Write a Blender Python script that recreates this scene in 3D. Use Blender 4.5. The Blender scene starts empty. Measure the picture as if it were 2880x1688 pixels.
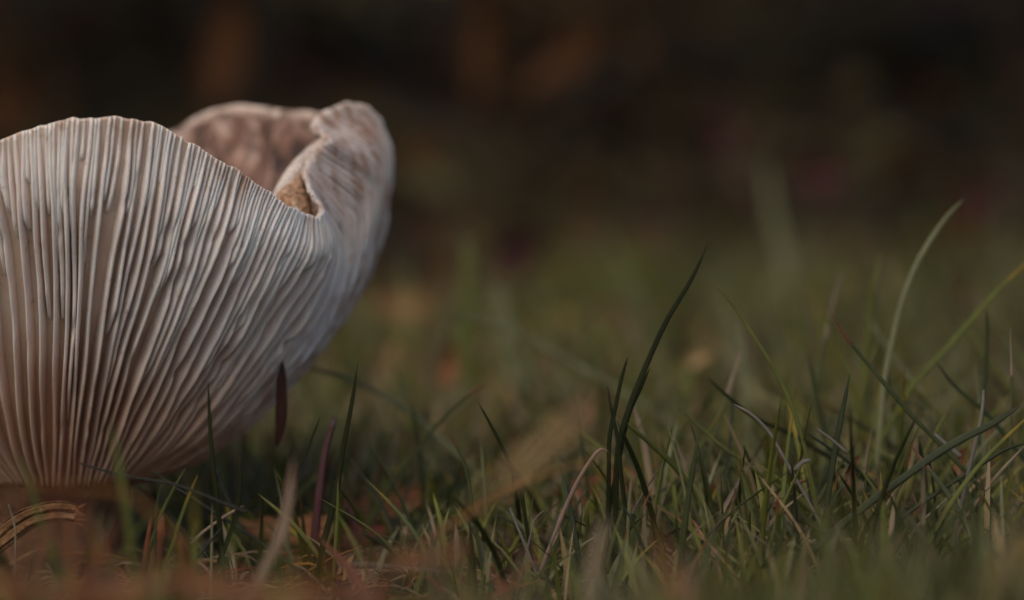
import bpy, math, random
import numpy as np
from mathutils import noise as mn, Vector

# ------------------------------------------------------------------ camera, sky, sun, exposure
S = 0.01                                   # everything below is laid out in centimetres
CAM = np.array([0.0, -48.0, 6.35])         # lens height above the turf
FPX = 8010.0                               # focal length in photo pixels (100 mm macro)
PITCH = math.atan((844 - 560) / FPX)
FWD = np.array([0, math.cos(PITCH), -math.sin(PITCH)])
UP = np.array([0, math.sin(PITCH), math.cos(PITCH)])

scn = bpy.context.scene
col = scn.collection
cam_data = bpy.data.cameras.new('camera')
cam = bpy.data.objects.new('camera', cam_data)
col.objects.link(cam)
cam.location = CAM * S
cam.rotation_euler = (math.pi / 2 - PITCH, 0, 0)
cam_data.lens = FPX / 2880 * 36
cam_data.sensor_width = 36
cam_data.clip_start = 0.005
cam_data.clip_end = 500
cam_data.dof.use_dof = True
cam_data.dof.focus_distance = 44.3 * S
cam_data.dof.aperture_fstop = 9.5
cam_data.dof.aperture_blades = 9
scn.camera = cam

SUN_ELEV, SUN_AZ = math.radians(48), math.radians(203)   # azimuth clockwise from +Y
world = bpy.data.worlds.new('World')
scn.world = world
world.use_nodes = True
wn = world.node_tree
bg = wn.nodes['Background']
sky = wn.nodes.new('ShaderNodeTexSky')
sky.sky_type = 'NISHITA'
sky.sun_disc = False
sky.sun_elevation = SUN_ELEV
sky.sun_rotation = SUN_AZ
sky.air_density = 1.0
sky.dust_density = 2.2
sky.ozone_density = 1.0
wn.links.new(sky.outputs[0], bg.inputs[0])
bg.inputs[1].default_value = 0.12

sun_data = bpy.data.lights.new('sun', 'SUN')
sun_data.energy = 1.4
sun_data.angle = math.radians(55)
sun_data.color = (1.0, 0.86, 0.69)
sun = bpy.data.objects.new('sun', sun_data)
col.objects.link(sun)
sd = Vector((math.sin(SUN_AZ) * math.cos(SUN_ELEV), math.cos(SUN_AZ) * math.cos(SUN_ELEV), math.sin(SUN_ELEV)))
sun.rotation_euler = (-sd).to_track_quat('-Z', 'Y').to_euler()
sun.location = (0, 0, 3)

scn.view_settings.view_transform = 'Standard'
scn.view_settings.look = 'None'
scn.view_settings.exposure = 0.08
scn.view_settings.gamma = 1.0
scn.cycles.use_denoising = True
scn.cycles.max_bounces = 10
scn.cycles.diffuse_bounces = 6
scn.cycles.transparent_max_bounces = 8
scn.cycles.sample_clamp_indirect = 5

rng = np.random.default_rng(11)
random.seed(5)

# ------------------------------------------------------------------ helpers
def at(px, py, Y):
    """point of the scene (cm) seen at photo pixel (px, py) and depth Y"""
    d = FWD + np.array([(px - 1440) / FPX, 0, 0]) - UP * ((py - 844) / FPX)
    return CAM + d * ((Y - CAM[1]) / d[1])

def scale_at(Y):
    return FPX / (Y - CAM[1])              # photo pixels per cm

def tag(o, label=None, cat=None, group=None, kind=None):
    if label: o['label'] = label
    if cat: o['category'] = cat
    if group: o['group'] = group
    if kind: o['kind'] = kind
    return o

def mesh_of(name, V, faces, attrs=None, smooth=True):
    m = bpy.data.meshes.new(name)
    V = np.asarray(V, dtype=np.float64) * S
    if isinstance(faces, np.ndarray):
        k = faces.shape[1]
        m.vertices.add(len(V)); m.vertices.foreach_set('co', V.ravel())
        m.loops.add(faces.size); m.loops.foreach_set('vertex_index', faces.ravel().astype(np.int32))
        m.polygons.add(len(faces)); m.polygons.foreach_set('loop_start', np.arange(0, faces.size, k, dtype=np.int32))
        m.update(calc_edges=True)
    else:
        m.from_pydata([tuple(v) for v in V], [], faces)
    if smooth:
        m.polygons.foreach_set('use_smooth', np.ones(len(m.polygons), dtype=bool))
    for k, a in (attrs or {}).items():
        at_ = m.attributes.new(k, 'FLOAT', 'POINT')
        at_.data.foreach_set('value', np.asarray(a, dtype=np.float32))
    m.validate()
    m.update()
    return m

def obj(name, mesh, mat, parent=None, loc=None):
    o = bpy.data.objects.new(name, mesh)
    col.objects.link(o)
    if mat is not None and mesh is not None and not mesh.materials:
        mesh.materials.append(mat)
    if loc is not None: o.location = np.asarray(loc) * S
    if parent is not None: o.parent = parent
    return o

def empty(name, loc):
    o = bpy.data.objects.new(name, None)
    o.empty_display_size = 0.01
    col.objects.link(o)
    o.location = np.asarray(loc) * S
    return o

def cr(P, u, periodic=False):
    """Catmull-Rom through P (K, ...) at parameters u (index units)"""
    P = np.asarray(P, dtype=float); K = len(P)
    u = np.asarray(u, dtype=float)
    if not periodic: u = np.clip(u, 0, K - 1 - 1e-9)
    i = np.floor(u).astype(int); f = u - i
    def g(j):
        if periodic: return P[j % K]
        jj = np.clip(j, 0, K - 1); r = P[jj].copy()
        lo = (j < 0); hi = (j > K - 1)
        if np.any(lo): r[lo] = 2 * P[0] - P[1]
        if np.any(hi): r[hi] = 2 * P[-1] - P[-2]
        return r
    f = f.reshape(f.shape + (1,) * (P.ndim - 1))
    p0, p1, p2, p3 = g(i - 1), g(i), g(i + 1), g(i + 2)
    return 0.5 * (2 * p1 + (p2 - p0) * f + (2 * p0 - 5 * p1 + 4 * p2 - p3) * f ** 2 + (3 * p1 - p0 - 3 * p2 + p3) * f ** 3)

def nrm(a):
    return a / np.maximum(np.linalg.norm(a, axis=-1, keepdims=True), 1e-9)

# ------------------------------------------------------------------ materials
def new_mat(name):
    m = bpy.data.materials.new(name); m.use_nodes = True
    nt = m.node_tree
    return m, nt, nt.nodes['Principled BSDF']

def N(nt, t, **kw):
    n = nt.nodes.new(t)
    for k, v in kw.items():
        if k in n.inputs.keys() if hasattr(n.inputs, 'keys') else False: n.inputs[k].default_value = v
        else: setattr(n, k, v)
    return n

def noise_node(nt, scale, detail=4, rough=0.55, vec=None, dist=0.0):
    n = nt.nodes.new('ShaderNodeTexNoise')
    n.inputs['Scale'].default_value = scale; n.inputs['Detail'].default_value = detail
    n.inputs['Roughness'].default_value = rough; n.inputs['Distortion'].default_value = dist
    if vec is not None: nt.links.new(vec, n.inputs['Vector'])
    return n

def ramp(nt, fac, stops, interp='LINEAR'):
    r = nt.nodes.new('ShaderNodeValToRGB')
    r.color_ramp.interpolation = interp
    e = r.color_ramp.elements
    while len(e) < len(stops): e.new(0.5)
    for el, (p, c) in zip(e, stops):
        el.position = p; el.color = (c[0], c[1], c[2], 1) if not np.isscalar(c) else (c, c, c, 1)
    nt.links.new(fac, r.inputs[0])
    return r

def mixc(nt, fac, a, b, mode='MIX'):
    n = nt.nodes.new('ShaderNodeMix'); n.data_type = 'RGBA'; n.blend_type = mode
    def put(s, v):
        if hasattr(v, 'is_output') or isinstance(v, bpy.types.NodeSocket): nt.links.new(v, s)
        elif np.isscalar(v): s.default_value = v
        else: s.default_value = (*v, 1)
    put(n.inputs[0], fac); put(n.inputs[6], a); put(n.inputs[7], b)
    return n.outputs[2]

def attr(nt, name):
    n = nt.nodes.new('ShaderNodeAttribute'); n.attribute_name = name
    return n.outputs['Fac']

def bump(nt, b, h, strength, dist):
    n = nt.nodes.new('ShaderNodeBump')
    n.inputs['Strength'].default_value = strength; n.inputs['Distance'].default_value = dist
    nt.links.new(h, n.inputs['Height']); nt.links.new(n.outputs[0], b.inputs['Normal'])

def coords(nt, scale=100.0, stretch=(1, 1, 1)):
    t = nt.nodes.new('ShaderNodeTexCoord')
    m = nt.nodes.new('ShaderNodeMapping')
    m.inputs['Scale'].default_value = tuple(scale * s for s in stretch)
    nt.links.new(t.outputs['Object'], m.inputs['Vector'])
    return m.outputs[0]

def blade_mat(name, root, mid, tip, tip_at=0.93, root_to=0.18, rough=0.5, vary=0.35, gloss=0.5):
    m, nt, b = new_mat(name)
    al, ac, rd = attr(nt, 'along'), attr(nt, 'across'), attr(nt, 'rnd')
    r = ramp(nt, al, [(0.0, root), (root_to, mid), (tip_at - 0.03, mid), (tip_at, tip), (1.0, tuple(0.6 * c for c in tip))])
    w = nt.nodes.new('ShaderNodeMath'); w.operation = 'SINE'
    k = nt.nodes.new('ShaderNodeMath'); k.operation = 'MULTIPLY'; k.inputs[1].default_value = 44
    nt.links.new(ac, k.inputs[0]); nt.links.new(k.outputs[0], w.inputs[0])
    rv = ramp(nt, rd, [(0, (1 - vary, 1 - vary, 1 - vary)), (0.5, (1, 1, 1)), (1, (1 + vary, 1 + 0.7 * vary, 1 - 0.3 * vary))])
    c1 = mixc(nt, 1.0, r.outputs[0], rv.outputs[0], 'MULTIPLY')
    nz = noise_node(nt, 1.0, 3, 0.6, coords(nt, 260, (1, 1, 0.25)))
    nv = ramp(nt, nz.outputs[0], [(0.3, (0.72, 0.7, 0.66)), (0.7, (1.2, 1.2, 1.1))])
    c2 = mixc(nt, 1.0, c1, nv.outputs[0], 'MULTIPLY')
    sv = nt.nodes.new('ShaderNodeMapRange'); sv.inputs[1].default_value = -1; sv.inputs[2].default_value = 1; sv.inputs[3].default_value = 0.72; sv.inputs[4].default_value = 1.25
    nt.links.new(w.outputs[0], sv.inputs[0])
    c2 = mixc(nt, 1.0, c2, sv.outputs[0], 'MULTIPLY')
    nt.links.new(c2, b.inputs['Base Color'])
    b.inputs['Roughness'].default_value = rough
    b.inputs['Specular IOR Level'].default_value = gloss
    bump(nt, b, w.outputs[0], 0.5, 0.0001)
    # thin leaf lets some light through
    tr = nt.nodes.new('ShaderNodeBsdfTranslucent'); nt.links.new(c2, tr.inputs[0])
    mx = nt.nodes.new('ShaderNodeMixShader'); mx.inputs[0].default_value = 0.28
    out = nt.nodes['Material Output']
    nt.links.new(b.outputs[0], mx.inputs[1]); nt.links.new(tr.outputs[0], mx.inputs[2]); nt.links.new(mx.outputs[0], out.inputs[0])
    return m

M = {}
M['green'] = blade_mat('grass_green', (0.16, 0.12, 0.06), (0.142, 0.152, 0.030), (0.15, 0.13, 0.04), 0.955)
M['dark'] = blade_mat('grass_dark_green', (0.09, 0.07, 0.03), (0.042, 0.054, 0.014), (0.055, 0.06, 0.018), 0.96)
M['inky'] = blade_mat('grass_inky_green', (0.05, 0.04, 0.018), (0.026, 0.030, 0.008), (0.045, 0.046, 0.014), 0.97, gloss=0.22)
M['grey'] = blade_mat('grass_grey_green', (0.17, 0.15, 0.10), (0.225, 0.228, 0.115), (0.18, 0.185, 0.08), 0.95)
M['bright'] = blade_mat('grass_bright_green', (0.14, 0.13, 0.05), (0.150, 0.172, 0.026), (0.30, 0.22, 0.02), 0.8)
M['browntip'] = blade_mat('grass_brown_tipped', (0.12, 0.09, 0.04), (0.062, 0.074, 0.020), (0.20, 0.075, 0.025), 0.86)
M['drytip'] = blade_mat('grass_dry_tipped', (0.12, 0.10, 0.05), (0.12, 0.125, 0.045), (0.40, 0.29, 0.21), 0.60)
M['straw'] = blade_mat('dry_straw', (0.26, 0.18, 0.10), (0.34, 0.25, 0.16), (0.30, 0.22, 0.15), 0.9, vary=0.3)
M['pale'] = blade_mat('pale_straw', (0.16, 0.13, 0.09), (0.24, 0.21, 0.18), (0.30, 0.27, 0.25), 0.9)
M['pink'] = blade_mat('pink_straw', (0.30, 0.17, 0.11), (0.36, 0.24, 0.18), (0.30, 0.18, 0.12), 0.9)
M['rust'] = blade_mat('rust_blade', (0.15, 0.045, 0.02), (0.20, 0.055, 0.02), (0.24, 0.08, 0.03), 0.9)
M['orange'] = blade_mat('orange_blade', (0.22, 0.10, 0.03), (0.30, 0.13, 0.025), (0.30, 0.15, 0.05), 0.9)
M['tan'] = blade_mat('tan_blade', (0.24, 0.14, 0.07), (0.30, 0.19, 0.10), (0.28, 0.12, 0.06), 0.72)
M['purple'] = blade_mat('purple_stalk', (0.10, 0.03, 0.025), (0.115, 0.042, 0.045), (0.12, 0.05, 0.04), 0.9, rough=0.32, gloss=0.8)
M['needle'] = blade_mat('needle_brown', (0.05, 0.012, 0.006), (0.05, 0.012, 0.006), (0.03, 0.01, 0.006), 0.9, rough=0.4)
M['twig'] = blade_mat('dark_twig', (0.03, 0.025, 0.015), (0.028, 0.026, 0.016), (0.03, 0.028, 0.016), 0.9)

def litter_mat(name, a, b_, c, sc=1.0, rough=0.75, bd=0.0006):
    m, nt, b = new_mat(name)
    v = coords(nt, 100)
    n1 = noise_node(nt, 0.9 * sc, 6, 0.65, v, 0.6)
    n2 = noise_node(nt, 6 * sc, 4, 0.6, v)
    r = ramp(nt, n1.outputs[0], [(0.30, a), (0.52, b_), (0.72, c)])
    r2 = ramp(nt, n2.outputs[0], [(0.3, (0.6, 0.6, 0.6)), (0.7, (1.25, 1.22, 1.15))])
    nt.links.new(mixc(nt, 1.0, r.outputs[0], r2.outputs[0], 'MULTIPLY'), b.inputs['Base Color'])
    b.inputs['Roughness'].default_value = rough
    b.inputs['Specular IOR Level'].default_value = 0.12
    bump(nt, b, n2.outputs[0], 0.6, bd)
    return m

M['ground'] = litter_mat('turf_soil', (0.022, 0.016, 0.009), (0.050, 0.036, 0.017), (0.050, 0.055, 0.018), 0.5, 0.9, 0.002)
def humus_shade(m):  # far ground darkened to leaf mould, standing in for the bank's shade
    nt = m.node_tree; b = nt.nodes['Principled BSDF']
    old = b.inputs['Base Color'].links[0].from_socket
    tc = nt.nodes.new('ShaderNodeTexCoord'); sp = nt.nodes.new('ShaderNodeSeparateXYZ'); nt.links.new(tc.outputs['Object'], sp.inputs[0])
    nz = noise_node(nt, 2.2, 4, 0.6, tc.outputs['Object'])
    ad = nt.nodes.new('ShaderNodeMath'); ad.operation = 'MULTIPLY_ADD'; ad.inputs[1].default_value = 1.1
    ln_ = nt.nodes.new('ShaderNodeVectorMath'); ln_.operation = 'LENGTH'; nt.links.new(tc.outputs['Object'], ln_.inputs[0])
    nt.links.new(nz.outputs[0], ad.inputs[0]); nt.links.new(ln_.outputs['Value'], ad.inputs[2])
    f = ramp(nt, ad.outputs[0], [(0.0, 0.0), (1.0, 1.0)]); mr = nt.nodes.new('ShaderNodeMapRange')
    mr.inputs[1].default_value = 1.3; mr.inputs[2].default_value = 1.95
    nt.links.new(ad.outputs[0], mr.inputs[0])
    n2 = noise_node(nt, 5.0, 5, 0.6, tc.outputs['Object'])
    h = ramp(nt, n2.outputs[0], [(0.3, (0.008, 0.006, 0.003)), (0.5, (0.021, 0.015, 0.006)), (0.7, (0.034, 0.026, 0.009))])
    nt.links.new(mixc(nt, mr.outputs[0], old, h.outputs[0]), b.inputs['Base Color'])
humus_shade(M['ground'])
M['leaf_brown'] = litter_mat('leaf_brown', (0.13, 0.05, 0.025), (0.23, 0.105, 0.05), (0.30, 0.17, 0.09), 1.0)
M['leaf_pink'] = litter_mat('leaf_pinkish', (0.13, 0.048, 0.022), (0.18, 0.075, 0.034), (0.22, 0.105, 0.05), 0.7)
M['leaf_orange'] = litter_mat('leaf_orange', (0.22, 0.075, 0.018), (0.32, 0.13, 0.03), (0.36, 0.18, 0.06), 1.0)
M['leaf_red'] = litter_mat('leaf_red', (0.09, 0.022, 0.018), (0.15, 0.038, 0.028), (0.18, 0.06, 0.04), 1.0)
M['leaf_yellow'] = litter_mat('leaf_yellow', (0.20, 0.14, 0.025), (0.27, 0.19, 0.035), (0.24, 0.2, 0.06), 1.0)
M['leaf_pale'] = litter_mat('leaf_pale', (0.2, 0.17, 0.13), (0.30, 0.26, 0.21), (0.36, 0.30, 0.24), 1.0)
M['moss'] = litter_mat('moss_green', (0.03, 0.034, 0.008), (0.058, 0.060, 0.012), (0.08, 0.08, 0.016), 1.5, 0.95, 0.002)
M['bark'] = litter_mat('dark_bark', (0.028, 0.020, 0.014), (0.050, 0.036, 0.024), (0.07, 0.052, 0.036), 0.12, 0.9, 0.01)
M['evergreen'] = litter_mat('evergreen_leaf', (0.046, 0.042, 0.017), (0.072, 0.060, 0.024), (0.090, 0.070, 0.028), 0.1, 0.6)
M['dryfern'] = litter_mat('dead_fern', (0.035, 0.017, 0.007), (0.055, 0.026, 0.010), (0.07, 0.036, 0.014), 0.1, 0.8)

# mushroom materials
def gill_material():
    m, nt, b = new_mat('mushroom_gill')
    v = coords(nt, 100)
    n1 = noise_node(nt, 0.55, 5, 0.6, v, 0.8)
    n2 = noise_node(nt, 3.2, 5, 0.65, v)
    n3 = noise_node(nt, 1.9, 4, 0.6, coords(nt, 100, (1.6, 1.6, 0.6)))
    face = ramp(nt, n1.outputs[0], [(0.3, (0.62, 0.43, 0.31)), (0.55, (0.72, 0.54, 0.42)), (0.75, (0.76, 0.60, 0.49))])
    eg = ramp(nt, attr(nt, 'edge'), [(0.0, 0.15), (0.5, 0.75), (0.9, 1.0)])  # pale edges, browner faces: warm bounced light between gills put into the colour
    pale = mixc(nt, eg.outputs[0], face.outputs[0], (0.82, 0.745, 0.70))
    low_shade = ramp(nt, attr(nt, 'along'), [(0.0, (0.56, 0.38, 0.28)), (0.25, (0.78, 0.62, 0.51)), (0.5, (1, 1, 1))])  # warm shade under the cap painted in, browner towards the stem
    base = mixc(nt, 1.0, pale, low_shade.outputs[0], 'MULTIPLY')
    # brown bruises towards the margin, plus warm shade painted on lobe and underside
    al = attr(nt, 'along'); ss = attr(nt, 'stain_shade')
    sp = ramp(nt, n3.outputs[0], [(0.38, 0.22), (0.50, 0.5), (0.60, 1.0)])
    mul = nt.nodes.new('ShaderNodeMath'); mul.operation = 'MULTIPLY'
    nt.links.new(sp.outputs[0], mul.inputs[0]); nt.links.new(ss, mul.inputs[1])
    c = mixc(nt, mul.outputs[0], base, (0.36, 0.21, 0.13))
    fl = ramp(nt, n2.outputs[0], [(0.60, 0.0), (0.70, 0.65)])
    c = mixc(nt, fl.outputs[0], c, (0.45, 0.31, 0.22))
    nt.links.new(c, b.inputs['Base Color'])
    b.inputs['Roughness'].default_value = 0.55
    b.inputs['Specular IOR Level'].default_value = 0.35
    b.inputs['Subsurface Weight'].default_value = 0.5
    b.inputs['Subsurface Radius'].default_value = (1.0, 0.5, 0.3)
    b.inputs['Subsurface Scale'].default_value = 0.0012
    n4 = noise_node(nt, 9, 3, 0.6, v)
    bump(nt, b, n4.outputs[0], 0.25, 0.0002)
    return m
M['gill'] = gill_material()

def cap_material():
    m, nt, b = new_mat('mushroom_cap')
    v = coords(nt, 100)
    n1 = noise_node(nt, 1.9, 5, 0.65, coords(nt, 100, (1, 1, 0.45)), 0.5)
    n2 = noise_node(nt, 5.0, 4, 0.6, v)
    n3 = noise_node(nt, 0.45, 3, 0.5, v)
    al = attr(nt, 'along')
    r = ramp(nt, n1.outputs[0], [(0.40, (0.075, 0.032, 0.018)), (0.48, (0.18, 0.088, 0.054)), (0.55, (0.29, 0.165, 0.115)), (0.63, (0.46, 0.33, 0.26))])
    pale = ramp(nt, n3.outputs[0], [(0.56, 0.0), (0.74, 0.4)])
    c = mixc(nt, pale.outputs[0], r.outputs[0], (0.62, 0.51, 0.45))
    rim = ramp(nt, al, [(0.972, 0.0), (0.995, 0.9)])
    c = mixc(nt, rim.outputs[0], c, (0.66, 0.52, 0.42))
    n5 = noise_node(nt, 2.6, 4, 0.7, coords(nt, 100, (1, 1, 0.7)), 0.8)
    f5 = ramp(nt, n5.outputs[0], [(0.42, (0.42, 0.36, 0.33)), (0.52, (1, 1, 1)), (0.62, (1.3, 1.3, 1.3))])
    c = mixc(nt, 1.0, c, f5.outputs[0], 'MULTIPLY')
    f = ramp(nt, n2.outputs[0], [(0.35, (0.75, 0.72, 0.7)), (0.65, (1.12, 1.12, 1.12))])
    c = mixc(nt, 1.0, c, f.outputs[0], 'MULTIPLY')
    nt.links.new(c, b.inputs['Base Color'])
    b.inputs['Roughness'].default_value = 0.7
    b.inputs['Subsurface Weight'].default_value = 0.1
    b.inputs['Subsurface Radius'].default_value = (1, 0.5, 0.3)
    b.inputs['Subsurface Scale'].default_value = 0.001
    bump(nt, b, n2.outputs[0], 0.6, 0.0006)
    return m
M['cap'] = cap_material()
M['stem'] = litter_mat('mushroom_stem', (0.075, 0.036, 0.02), (0.125, 0.062, 0.034), (0.18, 0.10, 0.06), 0.8, 0.8, 0.0005)
M['lip'] = litter_mat('mushroom_lip', (0.46, 0.34, 0.27), (0.62, 0.51, 0.44), (0.70, 0.60, 0.53), 1.6, 0.7, 0.0004)
M['pitted'] = litter_mat('mushroom_flesh', (0.30, 0.14, 0.07), (0.60, 0.38, 0.24), (0.82, 0.62, 0.46), 2.6, 0.7, 0.0004)

# ------------------------------------------------------------------ ground
def ground_z(x, y):
    x = np.asarray(x, float); y = np.asarray(y, float)
    z = 0.18 * np.sin(x * 0.31 + 1.1) * np.cos(y * 0.27) + 0.12 * np.sin(x * 0.83 + y * 0.6)
    near = np.exp(-((x + 7.7) ** 2 + y ** 2) / 30)
    z = z * (1 - near)
    d = np.sqrt((x * 0.95) ** 2 + y ** 2)                    # bank behind; unseen sides also raised to block low sky
    open_ = np.clip(y / np.maximum(d, 1) + 0.75, 0, 1)        # open towards the camera side
    far = np.clip((d - 165) / 260, 0, None)
    z = z + (np.minimum(far, 1.0) ** 1.5 * 75 + np.clip(far - 1, 0, 6) * 60) * open_
    z = z + np.clip((d - 150) / 100, 0, 1) * (6 * np.sin(x * 0.043 + 0.7) * np.cos(y * 0.031) + 2.5 * np.sin(x * 0.13 + y * 0.09))
    return z

def make_ground():
    def axis(a, n, p): 
        t = np.linspace(-1, 1, n); return np.sign(t) * np.abs(t) ** p * a
    xs = axis(6000, 221, 4.0)
    ys = axis(6000, 301, 4.0)
    X, Y = np.meshgrid(xs, ys)
    Z = ground_z(X, Y)
    V = np.stack([X, Y, Z], -1).reshape(-1, 3)
    ny, nx = X.shape
    i = np.arange(ny * nx).reshape(ny, nx)
    F = np.stack([i[:-1, :-1], i[:-1, 1:], i[1:, 1:], i[1:, :-1]], -1).reshape(-1, 4)
    tag(obj('ground', mesh_of('ground', V, F), M['ground']), kind='structure')
make_ground()

# ------------------------------------------------------------------ the mushroom
COLS = [
 [(150,1375,-1.1),(150,1230,-2.0),(150,1020,-3.2),(150,790,-4.1),(148,560,-4.8),(145,347,-5.0)],
 [(185,1375,-1.05),(205,1220,-2.0),(235,1010,-3.2),(262,780,-4.1),(285,550,-4.7),(300,329,-4.9)],
 [(215,1370,-1.0),(260,1210,-1.9),(325,1010,-3.0),(385,790,-3.9),(425,570,-4.4),(455,358,-4.55)],
 [(245,1365,-.9),(320,1205,-1.8),(415,1020,-2.8),(500,810,-3.6),(555,615,-4.0),(600,437,-4.0)],
 [(270,1362,-.75),(380,1205,-1.6),(505,1030,-2.5),(600,835,-3.2),(675,660,-3.5),(725,518,-3.4)],
 [(290,1360,-.55),(430,1210,-1.35),(585,1040,-2.1),(700,860,-2.7),(785,700,-2.95),(825,583,-2.8)],
 [(305,1360,-.35),(470,1220,-1.1),(650,1055,-1.7),(780,880,-2.1),(870,725,-2.35),(880,609,-2.3)],
 [(316,1360,-.2),(500,1230,-.8),(700,1070,-1.2),(850,880,-1.5),(938,715,-1.7),(912,592,-1.95)],
 [(324,1360,-.05),(520,1240,-.5),(730,1080,-.8),(890,890,-.9),(952,710,-1.0),(890,556,-1.6)],
 [(328,1360,.1),(535,1245,-.2),(752,1085,-.4),(915,900,-.3),(968,700,-.3),(872,518,-1.3)],
 [(330,1360,.25),(545,1250,.1),(768,1085,0.),(945,890,.2),(1000,640,.2),(860,478,-.9)],
 [(330,1360,.4),(550,1250,.4),(780,1085,.5),(975,870,.8),(1040,580,.8),(880,436,-.4)],
 [(328,1360,.55),(552,1252,.75),(790,1085,1.1),(1000,840,1.4),(1062,520,1.3),(930,390,.1)],
 [(324,1360,.7),(548,1255,1.1),(795,1085,1.7),(1018,815,2.1),(1076,470,1.9),(888,348,.7)],
 [(315,1360,.85),(540,1255,1.5),(795,1085,2.3),(1030,795,2.7),(1088,445,2.4),(912,312,1.4)],
 [(305,1360,.95),(525,1260,1.9),(785,1090,2.8),(1036,785,3.1),(1100,440,3.0),(985,287,2.2)],
 [(292,1360,1.02),(508,1260,2.15),(765,1092,3.2),(1030,785,3.6),(1106,460,3.6),(1052,312,3.1)],
 [(275,1360,1.06),(480,1262,2.4),(720,1096,3.7),(960,800,4.3),(1080,500,4.4),(1075,350,4.0)],
 [(262,1361,1.09),(450,1264,2.5),(680,1098,3.9),(890,810,4.7),(970,500,5.1),(985,322,4.8)],
 [(250,1362,1.1),(420,1265,2.6),(630,1100,4.0),(800,820,4.8),(870,500,5.3),(840,312,5.2)],
 [(200,1365,1.15),(300,1265,2.8),(430,1100,4.4),(560,820,5.4),(610,520,5.9),(615,303,5.9)],
 [(150,1365,1.15),(160,1265,2.9),(250,1100,4.6),(330,820,5.6),(390,560,6.0),(430,385,6.0)],
 [(100,1365,1.1),(30,1265,2.7),(0,1100,4.2),(0,820,5.1),(0,590,5.5),(0,445,5.5)],
 [(40,1365,.9),(-150,1265,2.0),(-300,1090,3.2),(-380,820,3.9),(-420,580,4.2),(-430,440,4.2)],
 [(-5,1365,.5),(-250,1255,.9),(-470,1080,1.4),(-600,800,1.7),(-660,540,1.8),(-680,370,1.8)],
 [(-15,1365,-.2),(-270,1240,-.5),(-500,1060,-.8),(-640,800,-1.0),(-700,560,-1.1),(-720,390,-1.1)],
 [(10,1368,-.7),(-190,1230,-1.4),(-370,1040,-2.2),(-480,790,-2.8),(-530,570,-3.2),(-545,410,-3.3)],
 [(60,1372,-.95),(-60,1230,-1.8),(-160,1030,-2.8),(-230,790,-3.6),(-260,570,-4.2),(-275,415,-4.3)],
 [(110,1375,-1.05),(60,1230,-2.0),(15,1025,-3.1),(-20,790,-4.0),(-35,570,-4.6),(-45,400,-4.8)],
]
def fuller(c):
    c = [list(p) for p in c]
    for i, (kx, ky) in enumerate(((1.42, 1.35), (1.17, 1.12), (1.03, 1.03))):
        c[i][0] = 150 + (c[i][0] - 150) * kx; c[i][2] *= ky
    c[1][1] += 14
    return c
CP = np.array([[at(*p) for p in fuller(c)] for c in COLS])        # (K, 6, 3)
KC = len(CP)

def env(u, t):
    """point of the gill-edge surface: u column index (periodic), t 0 stem .. 1 rim; arrays of one shape"""
    u = np.asarray(u, float); t = np.asarray(t, float)
    rows = cr(CP, u.ravel(), True)                          # (n, 6, 3)
    tt = np.clip(t.ravel() * 5, 0, 5 - 1e-9)
    i = np.floor(tt).astype(int); f = (tt - i)[:, None]
    n = np.arange(len(tt))
    ext = np.concatenate([2 * rows[:, :1] - rows[:, 1:2], rows, 2 * rows[:, -1:] - rows[:, -2:-1]], 1)
    p0, p1, p2, p3 = ext[n, i], ext[n, i + 1], ext[n, i + 2], ext[n, i + 3]
    r = 0.5 * (2 * p1 + (p2 - p0) * f + (2 * p0 - 5 * p1 + 4 * p2 - p3) * f ** 2 + (3 * p1 - p0 - 3 * p2 + p3) * f ** 3)
    uf = u.ravel(); tf = np.clip((t.ravel() - 0.75) / 0.25, 0, 1) ** 2
    r[:, 2] += tf * (0.030 * np.sin(uf * 5.5 + 0.6) * np.sin(uf * 2.3) + 0.014 * np.sin(uf * 19.0 + 1.0) * np.sin(uf * 3.1))
    return r.reshape(u.shape + (3,))

def frame(u, t):
    e = 0.03
    du = env(u + e, t) - env(u - e, t)
    t1 = np.clip(t + e, 0, 1); t0 = np.clip(t - e, 0, 1)
    dt = env(u, t1) - env(u, t0)
    return nrm(du), nrm(np.cross(du, dt))

def gdepth(t, u=None):
    d = np.interp(t, [0, .12, .35, .65, .85, .95, 1], [.10, .23, .29, .25, .13, .055, .02])
    if u is not None:                                      # gills stand higher round the curled lobe
        d = d * (1 + 0.7 * np.exp(-((np.asarray(u) % KC - 12.5) / 3.2) ** 2) * np.clip((t - .45) * 3, 0, 1))
    return d
def thick(t):
    return np.interp(t, [0, .3, .6, .85, .96, 1], [.75, .6, .42, .26, .14, .07])

AX = at(150, 1375, 0.0)
AX[2] = 0.0
mush = empty('mushroom', AX)
tag(mush, 'large pale funnel shaped mushroom with wavy rim and close white gills', 'mushroom')

def under(o):
    o.parent = mush
    o.location = -Vector(AX * S)
    return o

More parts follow.
